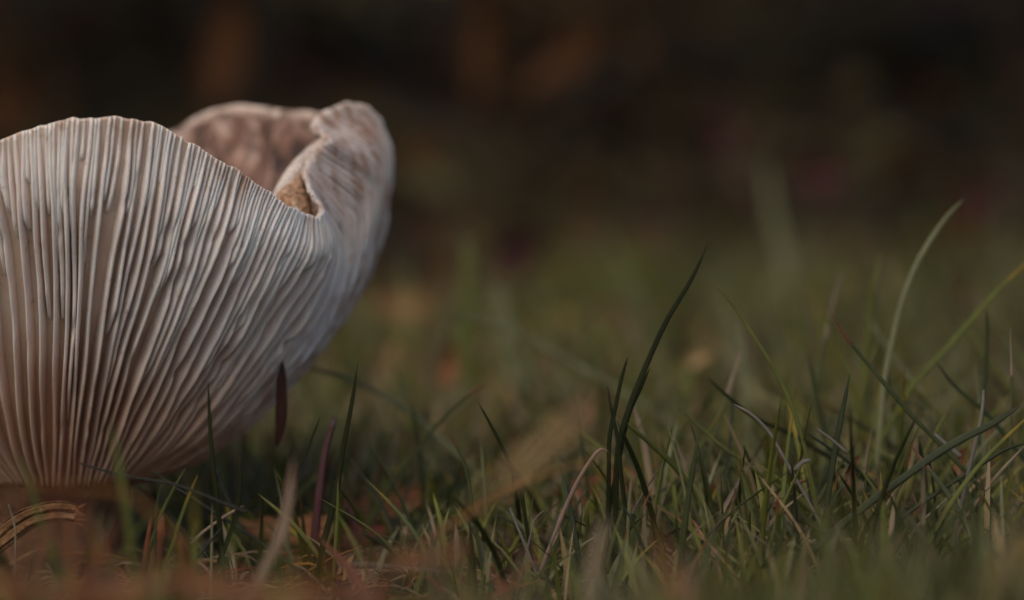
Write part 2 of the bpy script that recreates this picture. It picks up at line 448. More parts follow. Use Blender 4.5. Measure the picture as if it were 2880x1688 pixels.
def make_cap():
    nu, nt_ = KC * 10, 44
    us = np.arange(nu) / 10.0
    ts = np.concatenate([np.linspace(0, 0.9, 32), np.linspace(0.915, 1, 12)])
    U, T = np.meshgrid(us, ts)
    E = env(U, T)
    _, n = frame(U, T)
    B = E - n * gdepth(T, U)[..., None]
    I = B - n * (thick(T) * (1 - 0.72 * np.exp(-((U - 9.6) / 2.4) ** 2)))[..., None]
    # the upper skin is a little uneven
    for a in range(I.shape[0]):
        for b in range(I.shape[1]):
            v = Vector(I[a, b] * 1.1)
            I[a, b] += n[a, b] * (0.07 * mn.noise(v) + 0.03 * mn.noise(v * 3.1))
    V = list(B.reshape(-1, 3)); nv = nu * nt_
    a0 = 8                                             # inner skin from this row up
    V += list(I[a0:].reshape(-1, 3))
    F = []; idx = np.arange(nv).reshape(nt_, nu)
    jdx = nv + np.arange((nt_ - a0) * nu).reshape(nt_ - a0, nu)
    for g, flip in ((idx, False), (jdx, True)):
        r = np.roll(g, -1, 1)
        q = np.stack([g[:-1], r[:-1], r[1:], g[1:]], -1).reshape(-1, 4)
        F += [tuple(x[::-1]) if flip else tuple(x) for x in q.tolist()]
    r = np.roll(idx, -1, 1); rj = np.roll(jdx, -1, 1)
    for k in range(nu):
        F.append((int(idx[-1, k]), int(r[-1, k]), int(rj[-1, k]), int(jdx[-1, k])))
    c = len(V); V.append(np.array([AX[0], 0.0, 2.7]))
    for k in range(nu):
        F.append((int(rj[0, k]), int(jdx[0, k]), c))
    al = np.concatenate([T.ravel(), T[a0:].ravel(), [0.1]])
    inner = np.concatenate([np.zeros(nv), np.ones(len(V) - nv)])
    me = mesh_of('cap', V, F, {'along': al, 'stain_shade': stain_shade_of(np.concatenate([U.ravel(), U[a0:].ravel(), [0]]), al)})
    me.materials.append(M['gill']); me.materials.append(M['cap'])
    n_out = (nt_ - 1) * nu
    mi = np.ones(len(me.polygons), dtype=np.int32); mi[:n_out] = 0
    me.polygons.foreach_set('material_index', mi)
    under(obj('cap', me, None))

def stain_shade_of(u, t):  # rim and lobe stains, plus warm shade painted on lobe and lower side
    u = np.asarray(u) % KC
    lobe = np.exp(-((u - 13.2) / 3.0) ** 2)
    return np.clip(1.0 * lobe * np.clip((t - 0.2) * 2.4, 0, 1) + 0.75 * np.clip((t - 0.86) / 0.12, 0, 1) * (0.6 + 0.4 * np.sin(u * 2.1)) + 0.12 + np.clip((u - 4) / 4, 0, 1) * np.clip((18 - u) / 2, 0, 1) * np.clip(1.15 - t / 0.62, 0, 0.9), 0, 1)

make_cap()

def make_gill(u0, t_lo, t_hi=1.0, seed=0, dscale=1.0, wsc=1.0):
    rr = np.random.default_rng(seed)
    n = 44 if t_hi - t_lo > 0.5 else 22
    s = np.linspace(0, 1, n)
    t = t_lo + (t_hi - t_lo) * s
    ph = rr.uniform(0, 6.28, 4)
    du = 0.016 * np.sin(t * 6 + ph[0]) + 0.008 * np.sin(t * 15 + ph[1]) + 0.05 * np.sin(t * 5 + u0 * 1.3) + 0.02 * np.sin(t * 12 + u0 * 2.7)
    u = u0 + du * np.interp(t, [0, .2, .85, 1], [0.2, 1, 1, 0.4])
    E = env(u, t); W, nn = frame(u, t)
    d = gdepth(t, u) * dscale * (1 + 0.10 * np.sin(t * 11 + ph[2]) + 0.04 * np.sin(t * 37 + ph[3]) + 0.02 * rr.normal(size=n))
    for _ in range(rr.integers(0, 4)):                     # nicks in the edge
        k = rr.uniform(0.2, 0.95); d *= 1 - rr.uniform(.1, .4) * np.exp(-((t - k) / rr.uniform(.012, .03)) ** 2)
    if t_lo > 0.02:                                        # lamellulae end in a rounded step
        d *= np.clip(s / 0.16, 0, 1) ** 0.55
    B = E - nn * (gdepth(t, u) + 0.05)[:, None]
    Ed = E - nn * (gdepth(t, u) - d)[:, None]
    lean = 0.08 * np.sin(t * 7 + ph[1]) + 0.03 * np.sin(t * 19 + ph[0])
    Ed = Ed + W * (lean * gdepth(t))[:, None]
    mid = B * 0.45 + Ed * 0.55
    sub = B * 0.07 + Ed * 0.93
    w0 = (0.050 * wsc) * np.interp(t, [0, .3, .7, .93, 1], [.9, 1.0, 1.1, 1.15, .8])
    rows = [B - W * w0[:, None], mid - W * (w0 * .70)[:, None], sub - W * (w0 * .42)[:, None], Ed,
            sub + W * (w0 * .42)[:, None], mid + W * (w0 * .70)[:, None], B + W * w0[:, None]]
    V = np.stack(rows, 1).reshape(-1, 3); k = 7
    i = np.arange(n * k).reshape(n, k)
    F = np.stack([i[:-1, :-1], i[:-1, 1:], i[1:, 1:], i[1:, :-1]], -1).reshape(-1, 4).tolist()
    F.append(list(range(k))[::-1]); F.append(list(range((n - 1) * k, n * k)))
    al = np.repeat(t, k)
    return mesh_of('gill', V, [tuple(f) for f in F], {'edge': np.tile([0, .55, .93, 1, .93, .55, 0], n), 'along': al, 'stain_shade': stain_shade_of(np.repeat(u, k), al)})

def make_gills():
    # equal spacing by arc length measured two thirds up the cap
    uu = np.linspace(0, KC, 4001)
    P = env(uu, np.full_like(uu, 0.66))
    Q = env(uu, np.full_like(uu, 0.9))
    L = np.concatenate([[0], np.cumsum(0.5 * np.linalg.norm(np.diff(P, axis=0), axis=1) + 0.5 * np.linalg.norm(np.diff(Q, axis=0), axis=1))])
    tot = L[-1]
    rr = np.random.default_rng(3)
    pos = 0.0; seed = 0; count = 0
    while pos < tot - 0.1:
        u = float(np.interp(pos, L, uu))
        seen = u < 17 or u > 26
        step = rr.uniform(0.22, 0.33) if seen else rr.uniform(0.8, 1.0)
        g = make_gill(u, 0.0, 1.0, seed, rr.uniform(0.9, 1.08)); seed += 1; count += 1
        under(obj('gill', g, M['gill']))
        if seen:
            um = float(np.interp(pos + step * rr.uniform(.42, .58), L, uu))
            g = make_gill(um, rr.choice([rr.uniform(.22, .45), rr.uniform(.45, .75), rr.uniform(.7, .85)], p=[.35, .4, .25]), 1.0, seed, rr.uniform(0.8, 0.98)); seed += 1
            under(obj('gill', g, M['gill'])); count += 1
            for fr in (.24, .77):
                if rr.random() < 0.2: continue
                um = float(np.interp(pos + step * (fr + rr.uniform(-.05, .05)), L, uu))
                g = make_gill(um, rr.choice([rr.uniform(.5, .75), rr.uniform(.74, .9)]), 1.0, seed, 0.78, 0.85); seed += 1
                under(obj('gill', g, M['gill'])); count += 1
        pos += step
    print('gills', count)
make_gills()

def make_stem():
    nz, na = 26, 48
    V = []
    for a in range(nz):
        f = a / (nz - 1)
        z = -0.4 + 2.4 * f
        r = 1.22 + 0.10 * (1 - f) ** 2 + 0.5 * max(0, f - 0.6) ** 1.2 * 2
        for b in range(na):
            th = 2 * math.pi * b / na
            p = Vector((math.cos(th) * 2, math.sin(th) * 2, z * 0.8))
            rr = r * (1 + 0.07 * mn.noise(p) + 0.02 * mn.noise(p * 5))
            V.append((AX[0] + rr * math.cos(th), rr * math.sin(th), z))
    F = [(a * na + b, a * na + (b + 1) % na, (a + 1) * na + (b + 1) % na, (a + 1) * na + b) for a in range(nz - 1) for b in range(na)]
    F.append(tuple(range(na))[::-1])
    under(obj('stem', mesh_of('stem', V, F), M['stem']))
make_stem()

def make_pitted():
    """torn, pitted upper skin showing inside the notch of the rim"""
    G = [[(765,575,-2.05),(800,618,-1.95),(845,650,-1.7),(875,655,-1.3),(892,640,-.8)],
         [(788,535,-1.55),(815,562,-1.7),(848,590,-1.7),(868,600,-1.4),(880,598,-.9)],
         [(812,515,-1.15),(830,532,-1.25),(850,550,-1.25),(862,556,-1.0),(868,556,-.6)],
         [(832,497,-.85),(842,506,-.9),(852,514,-.9),(858,516,-.7),(862,514,-.4)],
         [(842,480,-.6),(848,484,-.6),(854,486,-.6),(858,486,-.45),(860,484,-.2)]]
    G = np.array([[at(*p) for p in r] for r in G])
    n = 84
    rows = cr(G, np.linspace(0, 4, n))                      # (n,5,3)
    P = np.stack([cr(rows[i], np.linspace(0, 4, n)) for i in range(n)])
    du = np.gradient(P, axis=1); dv = np.gradient(P, axis=0)
    nn = nrm(np.cross(du, dv))
    nn *= np.sign((nn * (CAM - P)).sum(-1, keepdims=True))
    for i in range(n):
        for j in range(n):
            p = P[i, j]
            q = Vector((p[0] * 9, p[1] * 3, p[2] * 5.0 + p[0] * 3))
            w = q + Vector((mn.noise(q * .7), mn.noise(q * .7 + Vector((7, 1, 3))), mn.noise(q * .7 + Vector((2, 9, 5))))) * 0.9
            h = abs(mn.noise(w)) * 0.75 + abs(mn.noise(w * 2.1)) * 0.45
            e = min(1, 6 * min(i, n - 1 - i) / n, 6 * min(j, n - 1 - j) / n)
            P[i, j] += np.array([-0.45, -0.85, 0.3]) * (0.12 - 0.52 * min(h, .6)) * -0.9 * e - np.array([-0.45, -0.85, 0.3]) * 0.06 * e
    back = P - nn * 0.12
    V = np.concatenate([P.reshape(-1, 3), back.reshape(-1, 3)])
    i = np.arange(n * n).reshape(n, n)
    q = np.stack([i[:-1, :-1], i[:-1, 1:], i[1:, 1:], i[1:, :-1]], -1).reshape(-1, 4)
    b = list(i[0]) + list(i[1:, -1]) + list(i[-1, -2::-1]) + list(i[-2:0:-1, 0])
    sides = [(b[k], b[(k + 1) % len(b)], b[(k + 1) % len(b)] + n * n, b[k] + n * n) for k in range(len(b))]
    F = [tuple(x) for x in q.tolist()] + [tuple(x[::-1]) for x in (q + n * n).tolist()] + [tuple(int(v) for v in s) for s in sides]
    o = under(obj('pitted_flesh', mesh_of('pitted_flesh', V, F), M['pitted']))
    o['label'] = 'rough pitted brown flesh inside the rim notch'
make_pitted()
def make_lip():
    P = [(775, 600, -1.6), (796, 545, -1.15), (818, 503, -.75), (838, 474, -.45), (862, 448, -.1), (890, 420, .25), (925, 392, .6)]
    me, o = blade_mesh('inner_lip', [at(*p) for p in P], 0.34, 0.8, 22, 12, 'stalk', 0.2)
    me.materials.append(M['lip'])
    ob = obj('inner_lip', me, None); ob.parent = mush; ob.location = Vector((o - AX) * S)

# ------------------------------------------------------------------ grass blades and stalks, one object each
def blade_mesh(name, pts, width, flat=0.34, n=18, k=8, taper='blade', twist=0.0, rnd=None, wob=0.0):
    """closed, slightly grooved strip along pts (root first), width in cm"""
    pts = np.asarray(pts, float)
    s = np.linspace(0, 1, n)
    C = cr(pts, s * (len(pts) - 1))
    T = nrm(np.gradient(C, axis=0))
    ref = np.array([0.15 * math.sin(twist), 1.0, 0.12 * math.cos(twist)])
    W = nrm(np.cross(T, ref)); Nn = np.cross(W, T)
    ca, sa = np.cos(twist * s)[:, None], np.sin(twist * s)[:, None]
    W, Nn = W * ca + Nn * sa, Nn * ca - W * sa
    if taper == 'blade': w = width * np.interp(s, [0, .15, .55, .85, .96, 1], [.72, .9, 1, .78, .45, .12])
    elif taper == 'stalk': w = width * np.interp(s, [0, .1, .8, 1], [1.1, 1, .8, .6])
    elif taper == 'needle': w = width * np.interp(s, [0, .12, .35, .8, .93, 1], [.25, .6, 1, .9, .5, .1])
    else: w = width * np.ones(n)
    if wob: w = w * (1 + wob * np.sin(s * 40 + pts[0][0] * 7) * 0.5)
    th = np.linspace(0, 2 * math.pi, k, endpoint=False)
    cx, cy = np.cos(th) * 0.5, np.sin(th) * 0.5 * flat
    cy = cy + 0.16 * flat * (np.abs(cx) * 2) ** 1.5          # a shallow keel
    V = C[:, None] + W[:, None] * (w[:, None] * cx[None])[..., None] + Nn[:, None] * (w[:, None] * cy[None])[..., None]
    i = np.arange(n * k).reshape(n, k); r = np.roll(i, -1, 1)
    F = np.stack([i[:-1], r[:-1], r[1:], i[1:]], -1).reshape(-1, 4).tolist()
    F.append(list(range(k))[::-1]); F.append(list(range((n - 1) * k, n * k)))
    al = np.repeat(s, k); ac = np.tile(cx + 0.5, n)
    rd = np.full(n * k, random.random() if rnd is None else rnd)
    o = C[0].copy()
    return mesh_of(name, V.reshape(-1, 3) - o, [tuple(f) for f in F], {'along': al, 'across': ac, 'rnd': rd}), o

def path(P, Y, f=8 / 7, root=True, Yr=None):
    """photo path listed tip first -> scene points root first, standing on the turf"""
    n = len(P)
    Yr = Y if Yr is None else Yr
    pts = [at(p[0] * f, p[1] * f, Y + (Yr - Y) * i / max(1, n - 1)) for i, p in enumerate(P)]
    if root:
        last = pts[-1]; prev = pts[-2]
        gz = float(ground_z(last[0], last[1])) - 0.25
        if last[2] > gz + 0.15:
            d = last - prev; d = d / max(np.linalg.norm(d), 1e-6)
            k = min((last[2] - gz) / max(-d[2], 0.12), 3.2)
            pts.append(last + d * k * 0.5 + np.array([0, 0, -0.04 * k])); pts.append(last + d * k + np.array([0, 0, -0.16 * k]))
    return pts[::-1]

def traced(name, P, Y, wpx, mat, label, cat='grass blade', group=None, taper='blade', flat=0.34, root=True, Yr=None, twist=0.3, n=22, rnd=0.5, wob=0.0):
    w = wpx * (8 / 7) / scale_at(Y)
    me, o = blade_mesh(name, path(P, Y, root=root, Yr=Yr), w, flat, n, 8, taper, twist, rnd, wob)
    ob = obj(name, me, M[mat], loc=o)
    return tag(ob, label, cat, group)

make_lip()

TR = [
 ([(512,938),(517,1060),(528,1180),(540,1290),(545,1370)], -4.8, 13.8, 'inky', 'tall straight dark green grass blade standing before the mushroom gills'),
 ([(588,1120),(592,1190),(580,1270),(560,1330),(540,1380)], -4.6, 12.6, 'inky', 'short bent olive grass blade crossing the foot of the tall dark blade'),
 ([(880,893),(866,990),(845,1100),(825,1220),(800,1320),(790,1370)], -4, 16.1, 'inky', 'tall dark green grass blade leaning beside the purple stalk'),
 ([(832,1175),(830,1260),(826,1330),(822,1400)], -4.6, 9, 'green', 'short upright grass blade crossing the tall blade beside the purple stalk'),
 ([(790,1020),(755,1110),(715,1200),(690,1290)], -3, 10.3, 'inky', 'slanting dark grass blade between the hanging needle and the purple stalk'),
 ([(457,1152),(430,1200),(400,1260),(375,1330),(350,1400)], -4.9, 11, 'green', 'slanting green grass blade with pale edge beneath the mushroom cap'),
 ([(487,1168),(465,1220),(440,1290),(425,1340),(400,1400)], -4.9, 10, 'bright', 'slanting yellow green grass blade beside the pale edged blade'),
 ([(402,1180),(388,1230),(383,1290),(382,1330)], -5.5, 9, 'dark', 'short dark grass blade behind the rust coloured sheath'),
 ([(522,1240),(521,1310),(520,1400),(518,1450)], -5.0, 8, 'grey', 'thin upright grey green blade with white torn tip'),
 ([(38,1105),(70,1180),(95,1270),(130,1360),(165,1450)], -10.5, 18, 'green', 'blurred green grass blade leaning in front of the rolled dry leaf'),
 ([(272,1035),(285,1100),(300,1180),(315,1280),(328,1380),(335,1470)], -11.5, 20, 'green', 'blurred broad green blade standing in front of the mushroom stem'),
 ([(1177,990),(1215,1060),(1255,1140),(1280,1200),(1295,1290)], -4, 10.3, 'inky', 'thin dark green blade leaning across the tan leaf'),
 ([(1103,1062),(1130,1110),(1150,1170),(1160,1230)], -4.5, 9, 'browntip', 'short curved grass blade with reddish brown torn tip'),
 ([(1740,605),(1700,690),(1640,790),(1590,900),(1550,1000),(1520,1110),(1515,1260)], -3.5, 14.9, 'inky', 'tallest dark green blade of the four bladed tuft'),
 ([(1545,878),(1530,930),(1515,1000),(1500,1080),(1498,1180)], -3.5, 11.5, 'inky', 'short upright blade of the four bladed tuft'),
 ([(1495,950),(1505,1010),(1520,1080),(1530,1180),(1545,1300),(1545,1370)], -3.9, 12.6, 'inky', 'lowest blade of the four bladed tuft bending the other way'),
 ([(1600,905),(1575,960),(1545,1030),(1520,1150),(1510,1200)], -3.3, 11.5, 'inky', 'blade with pale tip lying along the tallest blade of the tuft'),
 ([(1747,690),(1800,745),(1850,820),(1900,900),(1945,990),(1975,1080),(1990,1150)], -3, 11, 'green', 'arching green blade with blunt tip beside the four bladed tuft'),
 ([(2373,488),(2320,545),(2260,640),(2220,740),(2195,840),(2175,940),(2165,1050)], 0.5, 16, 'grey', 'tallest pale grey green blade arching above the turf'),
 ([(2560,618),(2520,655),(2460,710),(2380,800),(2310,880),(2245,950),(2210,1010)], 1, 14, 'bright', 'long bright green blade with yellow tip leaning over the turf'),
 ([(2043,765),(2090,840),(2140,900),(2190,960),(2250,1030),(2320,1100)], -3.5, 12, 'browntip', 'dark blade with frayed brown tip crossing the pale arching blade'),
 ([(2170,618),(2150,690),(2140,770),(2130,900)], 4, 14, 'green', 'soft green blade with rounded tip behind the pale arching blade'),
 ([(2075,665),(2055,730),(2040,790),(2025,880),(2010,960)], 2.5, 12, 'drytip', 'grass blade with a long withered beige tip'),
 ([(2028,748),(2045,810),(2080,900),(2110,970)], 2, 10, 'green', 'leaning green blade at the foot of the withered tip blade'),
 ([(2168,818),(2145,890),(2130,960)], 2, 10, 'green', 'short green blade under the rounded tip blade'),
 ([(1985,845),(1992,900),(2005,960)], 0.5, 9, 'browntip', 'short blade with tiny orange cut tip'),
 ([(2428,760),(2430,820),(2428,900),(2420,980)], 0, 11, 'dark', 'upright dark blade under the long bright green blade'),
 ([(2487,805),(2488,860),(2490,920),(2488,1000)], -2.5, 8, 'drytip', 'thin upright blade with dry whitish top'),
 ([(2400,880),(2405,940),(2412,1010)], 0, 9, 'grey', 'short grey green blade beside the upright dark blade'),
 ([(1835,830),(1815,890),(1790,970),(1765,1050)], 0.5, 10, 'drytip', 'leaning blade with dry pale pink top under the arching blade'),
 ([(1743,930),(1790,975),(1860,1030),(1930,1060),(2000,1100)], -1, 12.6, 'inky', 'low dark blade lying slanted under the arching blade'),
 ([(1803,993),(1850,1020),(1890,1060),(1920,1110)], -3.5, 8, 'pale', 'dry whitish blade lying along the low dark blade'),
 ([(1680,1015),(1730,1060),(1790,1110),(1850,1150)], -2, 10, 'green', 'low slanted green blade beside the four bladed tuft'),
 ([(2510,1000),(2430,1050),(2350,1090),(2260,1150)], -4.8, 21, 'dark', 'broad veined blade lying slanted low in the turf'),
 ([(1085,770),(1170,785),(1270,820),(1360,870),(1450,920),(1520,960),(1600,1010)], 9, 18, 'grey', 'long soft grey green blade arching behind the tuft'),
 ([(755,905),(830,925),(920,960),(1000,1010),(1060,1060)], 3.5, 14, 'grey', 'soft grey green blade arching out from behind the mushroom cap'),
 ([(1205,945),(1160,965),(1090,1030),(1040,1090),(980,1170),(950,1220)], 0.5, 11, 'browntip', 'slanting dark blade with pale withered end'),
 ([(1555,1165),(1550,1220),(1545,1300)], -4.6, 9, 'grey', 'tiny upright blade with pale tip at the foot of the tuft'),
 ([(1010,985),(1020,1030),(1030,1090),(1035,1150)], 2, 12, 'dark', 'short dark blade under the soft arching blade'),
 ([(1885,400),(1900,520),(1925,640),(1945,780)], 60, 34, 'grey', 'wide soft grass blade far out of focus behind the turf'),
 ([(1150,575),(1152,680),(1148,800),(1150,900)], 24, 40, 'green', 'blurred upright grass blade behind the mushroom rim'),
 ([(1822,780),(1826,850),(1836,960),(1842,1060)], 7, 24, 'grey', 'blurred broad grey green blade behind the arching blade'),
 ([(1228,700),(1240,760),(1250,850)], 22, 34, 'grey', 'blurred pale blade beside the fallen leaf behind the mushroom'),
 ([(75,1385),(65,1420),(58,1470)], -5, 8, 'grey', 'short pale green blade in front of the rolled dry leaf'),
 ([(4,1390),(6,1430),(12,1475)], -5, 9, 'green', 'short green blade beside the grey straw under the rolled leaf'),
 ([(2350,765),(2400,840),(2450,905),(2500,980)], 5, 13, 'green', 'soft green blade leaning under the long bright blade'),
 ([(2120,760),(2160,820),(2215,900),(2260,960)], 4, 12, 'grey', 'soft grey blade leaning behind the pale arching blade'),
 ([(2530,1090),(2480,1105),(2420,1140)], -4, 12, 'dark', 'low dark blade lying beside the broad veined blade'),
 ([(2215,912),(2255,960),(2300,1010)], 1.5, 11, 'green', 'short slanted blade at the foot of the long bright blade'),
 ([(2300,885),(2350,950),(2420,1010),(2480,1080)], -1, 12, 'dark', 'slanting dark blade passing behind the broad veined blade'),
]
for P, Y, w, mt, lab in TR:
    traced('grass_blade', P, Y, w, mt, lab, twist=random.uniform(-0.6, 0.6))

ST = [
 ('dry_straw', [(1500,1112),(1472,1110),(1430,1170),(1400,1230),(1375,1290)], -4, 11, 'pink', 'sharply kinked pinkish dry straw beside the tuft', 'blade', 0.4),
 ('dry_straw', [(1255,1250),(1270,1290),(1285,1325)], -4.6, 8, 'pale', 'short whitish straw sticking up under the thin dark blade', 'stalk', 0.5),
 ('dry_straw', [(1340,1255),(1315,1280),(1305,1320)], -4.6, 5, 'pale', 'thin curved whitish straw beside the short whitish straw', 'stalk', 0.5),
 ('dry_straw', [(1555,985),(1580,1070),(1600,1180),(1612,1240)], -0.5, 19, 'straw', 'pale tan dry blade behind the four bladed tuft', 'blade', 0.3),
 ('dry_straw', [(20,1240),(35,1290),(38,1340),(36,1440)], -5, 7, 'straw', 'thin grey straw standing under the rolled dry leaf', 'stalk', 0.8),
 ('dry_straw', [(-20,1196),(100,1192),(200,1200),(300,1215),(345,1238),(400,1290),(470,1345)], -15, 13, 'orange', 'blurred arching straw crossing in front of the mushroom stem', 'stalk', 0.5),
 ('dry_straw', [(85,860),(110,960),(145,1120),(180,1300),(230,1480)], -23, 30, 'rust', 'faint blurred reddish straw rising in front of the gills', 'blade', 0.4),
 ('dry_straw', [(720,1130),(712,1220),(690,1320),(640,1420)], -11, 26, 'pink', 'blurred pinkish straw under the hanging needle', 'blade', 0.4),
 ('dry_straw', [(1500,1125),(1400,1150),(1300,1185),(1180,1250),(1040,1335)], -11.5, 13, 'orange', 'orange brown straw arching low over the turf', 'stalk', 0.5),
 ('dry_straw', [(1490,1270),(1475,1330),(1455,1420),(1450,1470)], -15, 34, 'straw', 'blurred pale straw standing close before the tuft', 'blade', 0.4),
 ('dry_straw', [(2420,960),(2418,1000),(2412,1040),(2400,1090)], -4.2, 10, 'pale', 'frayed whitish dry blade end behind the broad veined blade', 'stalk', 0.5),
 ('dry_straw', [(2300,1068),(2330,1095),(2365,1125)], -4, 12, 'pale', 'short cream straw tucked beneath the broad veined blade', 'stalk', 0.5),
 ('dry_straw', [(2010,1055),(2050,1085),(2085,1115)], -4, 8, 'pale', 'thin white edged straw lying in the dark turf', 'stalk', 0.5),
 ('dry_straw', [(1995,1132),(1975,1138),(1955,1158)], -5, 11, 'pale', 'small curled white scrap of straw in the turf', 'blade', 0.4),
 ('dry_straw', [(600,1245),(555,1270),(500,1310),(470,1340)], -4.5, 9, 'pink', 'thin pinkish straw lying behind the torn tip blade', 'stalk', 0.6),
 ('dry_straw', [(1130,1410),(1000,1400),(900,1388),(830,1388)], -7, 6, 'pale', 'thin pale straw lying flat near the brown leaf', 'stalk', 0.6),
 ('dry_straw', [(1990,1180),(1940,1200),(1900,1250)], -2, 14, 'tan', 'tan straw lying deep between the grass blades', 'stalk', 0.4),
 ('dry_straw', [(2110,1330),(2000,1335),(1900,1345)], -3.5, 18, 'straw', 'flat golden straw lying on the soil in the turf', 'stalk', 0.3),
 ('plant_stalk', [(822,1028),(800,1110),(787,1200),(778,1280),(768,1380)], -1.5, 25, 'purple', 'glossy purple brown stalk standing beside the tall leaning blade', 'stalk', 0.9),
 ('plant_stalk', [(838,1165),(850,1220),(865,1270),(878,1320)], 0, 15, 'purple', 'short dark purple stalk leaning behind the tall blade', 'stalk', 0.9),
 ('dark_sedge', [(195,1140),(280,1165),(360,1180),(440,1195),(540,1235),(610,1262)], -5.4, 9, 'twig', 'thin blackish stem lying across the base of the mushroom', 'stalk', 0.7),
 ('dark_sedge', [(380,1160),(420,1195),(480,1230)], -4, 10, 'twig', 'short blackish stem poking from under the mushroom cap', 'stalk', 0.7),
 ('dark_sedge', [(530,1150),(560,1230),(590,1300),(610,1350)], -2, 15, 'twig', 'soft dark stem behind the tall straight blade', 'stalk', 0.7),
 ('dark_sedge', [(545,1300),(520,1330),(490,1365),(460,1390)], -5, 9, 'twig', 'short dark stem crossing behind the white hair', 'stalk', 0.7),
 ('rust_sheath', [(402,1268),(392,1330),(380,1400),(372,1450)], -5, 34, 'rust', 'rust red dry leaf sheath standing at the foot of the mushroom', 'blade', 0.5),
 ('rust_sheath', [(372,1275),(362,1340),(352,1410)], -5.2, 15, 'rust', 'narrow rust red strip beside the dry leaf sheath', 'blade', 0.5),
 ('rust_sheath', [(445,1315),(450,1370),(455,1440)], -10, 46, 'rust', 'blurred red orange dry sheath in front of the dark stems', 'blade', 0.4),
 ('white_hair', [(462,1326),(478,1326),(495,1348),(515,1376)], -4.8, 2.6, 'pale', 'fine curved white hair beside the torn tip blade', 'stalk', 0.9),
]
for nm, P, Y, w, mt, lab, tp, fl in ST:
    cats = {'dry_straw': 'straw', 'plant_stalk': 'stalk', 'dark_sedge': 'stem', 'rust_sheath': 'dry sheath', 'white_hair': 'hair'}
    lying = 'lying' in lab or 'crossing' in lab or 'arching' in lab or 'tucked' in lab or 'hair' in lab or 'scrap' in lab
    traced(nm, P, Y, w, mt, lab, cats[nm], taper=tp, flat=fl, root=not lying, twist=random.uniform(-0.4, 0.4), wob=0.12 if nm in ('plant_stalk', 'rust_sheath') else 0.0)

traced('pine_needle', [(695, 890), (692, 945), (692, 1000), (689, 1050), (680, 1096)], -1.0, 30, 'needle',
       'flat dark red brown needle hanging down from the mushroom cap', 'needle', taper='needle', flat=0.3, root=False, n=26, twist=0.25)

# rolled dry leaf lying at the foot of the mushroom
def rolled_leaf():
    root = empty('rolled_leaf', at(90, 1500, -4.6))
    tag(root, 'rolled up brown dry leaf with ribbed folds and frayed end', 'leaf')
    o0 = at(90, 1500, -4.6)
    P = [(-70, 1390), (0, 1330), (60, 1285), (110, 1266), (150, 1262), (186, 1266)]
    C = np.array([at(p[0] * 8 / 7, p[1] * 8 / 7, -4.6) for p in P])
    n, k = 40, 30
    s = np.linspace(0, 1, n); c = cr(C, s * (len(P) - 1))
    T = nrm(np.gradient(c, axis=0)); W = nrm(np.cross(T, [0, 1, 0])); Nn = np.cross(W, T)
    def roll(off, r, a0, a1, seed, s0=0.0, s1=1.0):
        th = np.linspace(a0, a1, k)
        ss = np.linspace(s0, s1, n)
        cc = cr(C, ss * (len(P) - 1))
        rad = r * np.interp(ss, [0, .5, .9, 1], [1.15, 1, .8, .7])
        rr = np.random.default_rng(seed)
        rib = 0.10 * np.sin(th * 7 + rr.uniform(0, 6)) + 0.05 * np.sin(th * 17)
        V = np.zeros((n, k, 3))
        for i in range(n):
            for j in range(k):
                R = rad[i] * (1 + rib[j] * (1 + 1.2 * mn.noise(Vector((ss[i] * 5, th[j], seed + 9))))) * (1 + 0.22 * mn.noise(Vector((ss[i] * 7, th[j] * 1.5, seed))) + 0.10 * mn.noise(Vector((ss[i] * 16, th[j] * 5, seed))))
                V[i, j] = cc[i] + W[i] * (off[0] + R * math.cos(th[j])) + Nn[i] * (off[1] + R * math.sin(th[j]))
        inner = V.copy()
        cen = (cc + W * off[0] + Nn * off[1])[:, None]
        inner = cen + (V - cen) * 0.5
        A = np.concatenate([V.reshape(-1, 3), inner.reshape(-1, 3)]) - o0
        i = np.arange(n * k).reshape(n, k)
        q = np.stack([i[:-1, :-1], i[:-1, 1:], i[1:, 1:], i[1:, :-1]], -1).reshape(-1, 4)
        b = list(i[0]) + list(i[1:, -1]) + list(i[-1, -2::-1]) + list(i[-2:0:-1, 0])
        sd_ = [(int(b[m]), int(b[(m + 1) % len(b)]), int(b[(m + 1) % len(b)] + n * k), int(b[m] + n * k)) for m in range(len(b))]
        F = [tuple(x) for x in q.tolist()] + [tuple(x[::-1]) for x in (q + n * k).tolist()] + sd_
        return mesh_of('fold', A, F)
    obj('fold', roll((0.10, 0.0), 0.082, -0.4, 5.6, 1), M['leaf_roll'], root)
    obj('fold', roll((-0.05, 0.03), 0.095, -1.9, 4.1, 2), M['leaf_roll'], root)
    e = c[-1]
    V = []; F = []
    for a in range(11):                                    # frayed end
        th = a / 11 * 6.283
        b = e + W[-1] * 0.09 * math.cos(th) + Nn[-1] * 0.09 * math.sin(th)
        t = b + T[-1] * random.uniform(0.06, 0.2) + W[-1] * random.uniform(-.1, .1) + np.array([0, 0, random.uniform(-.05, .06)])
        d = W[-1] * 0.03; d2 = Nn[-1] * 0.03
        m = len(V); V += [b - d - o0, b + d - o0, b + d2 - o0, t - o0]
        F += [(m, m + 1, m + 3), (m + 1, m + 2, m + 3), (m + 2, m, m + 3)]
    obj('frayed_end', mesh_of('frayed_end', V, F, smooth=False), M['leaf_brown'], root)
M['leaf_roll'] = litter_mat('leaf_rolled', (0.08, 0.036, 0.016), (0.19, 0.10, 0.045), (0.40, 0.29, 0.20), 2.2, 0.75, 0.0006)
rolled_leaf()

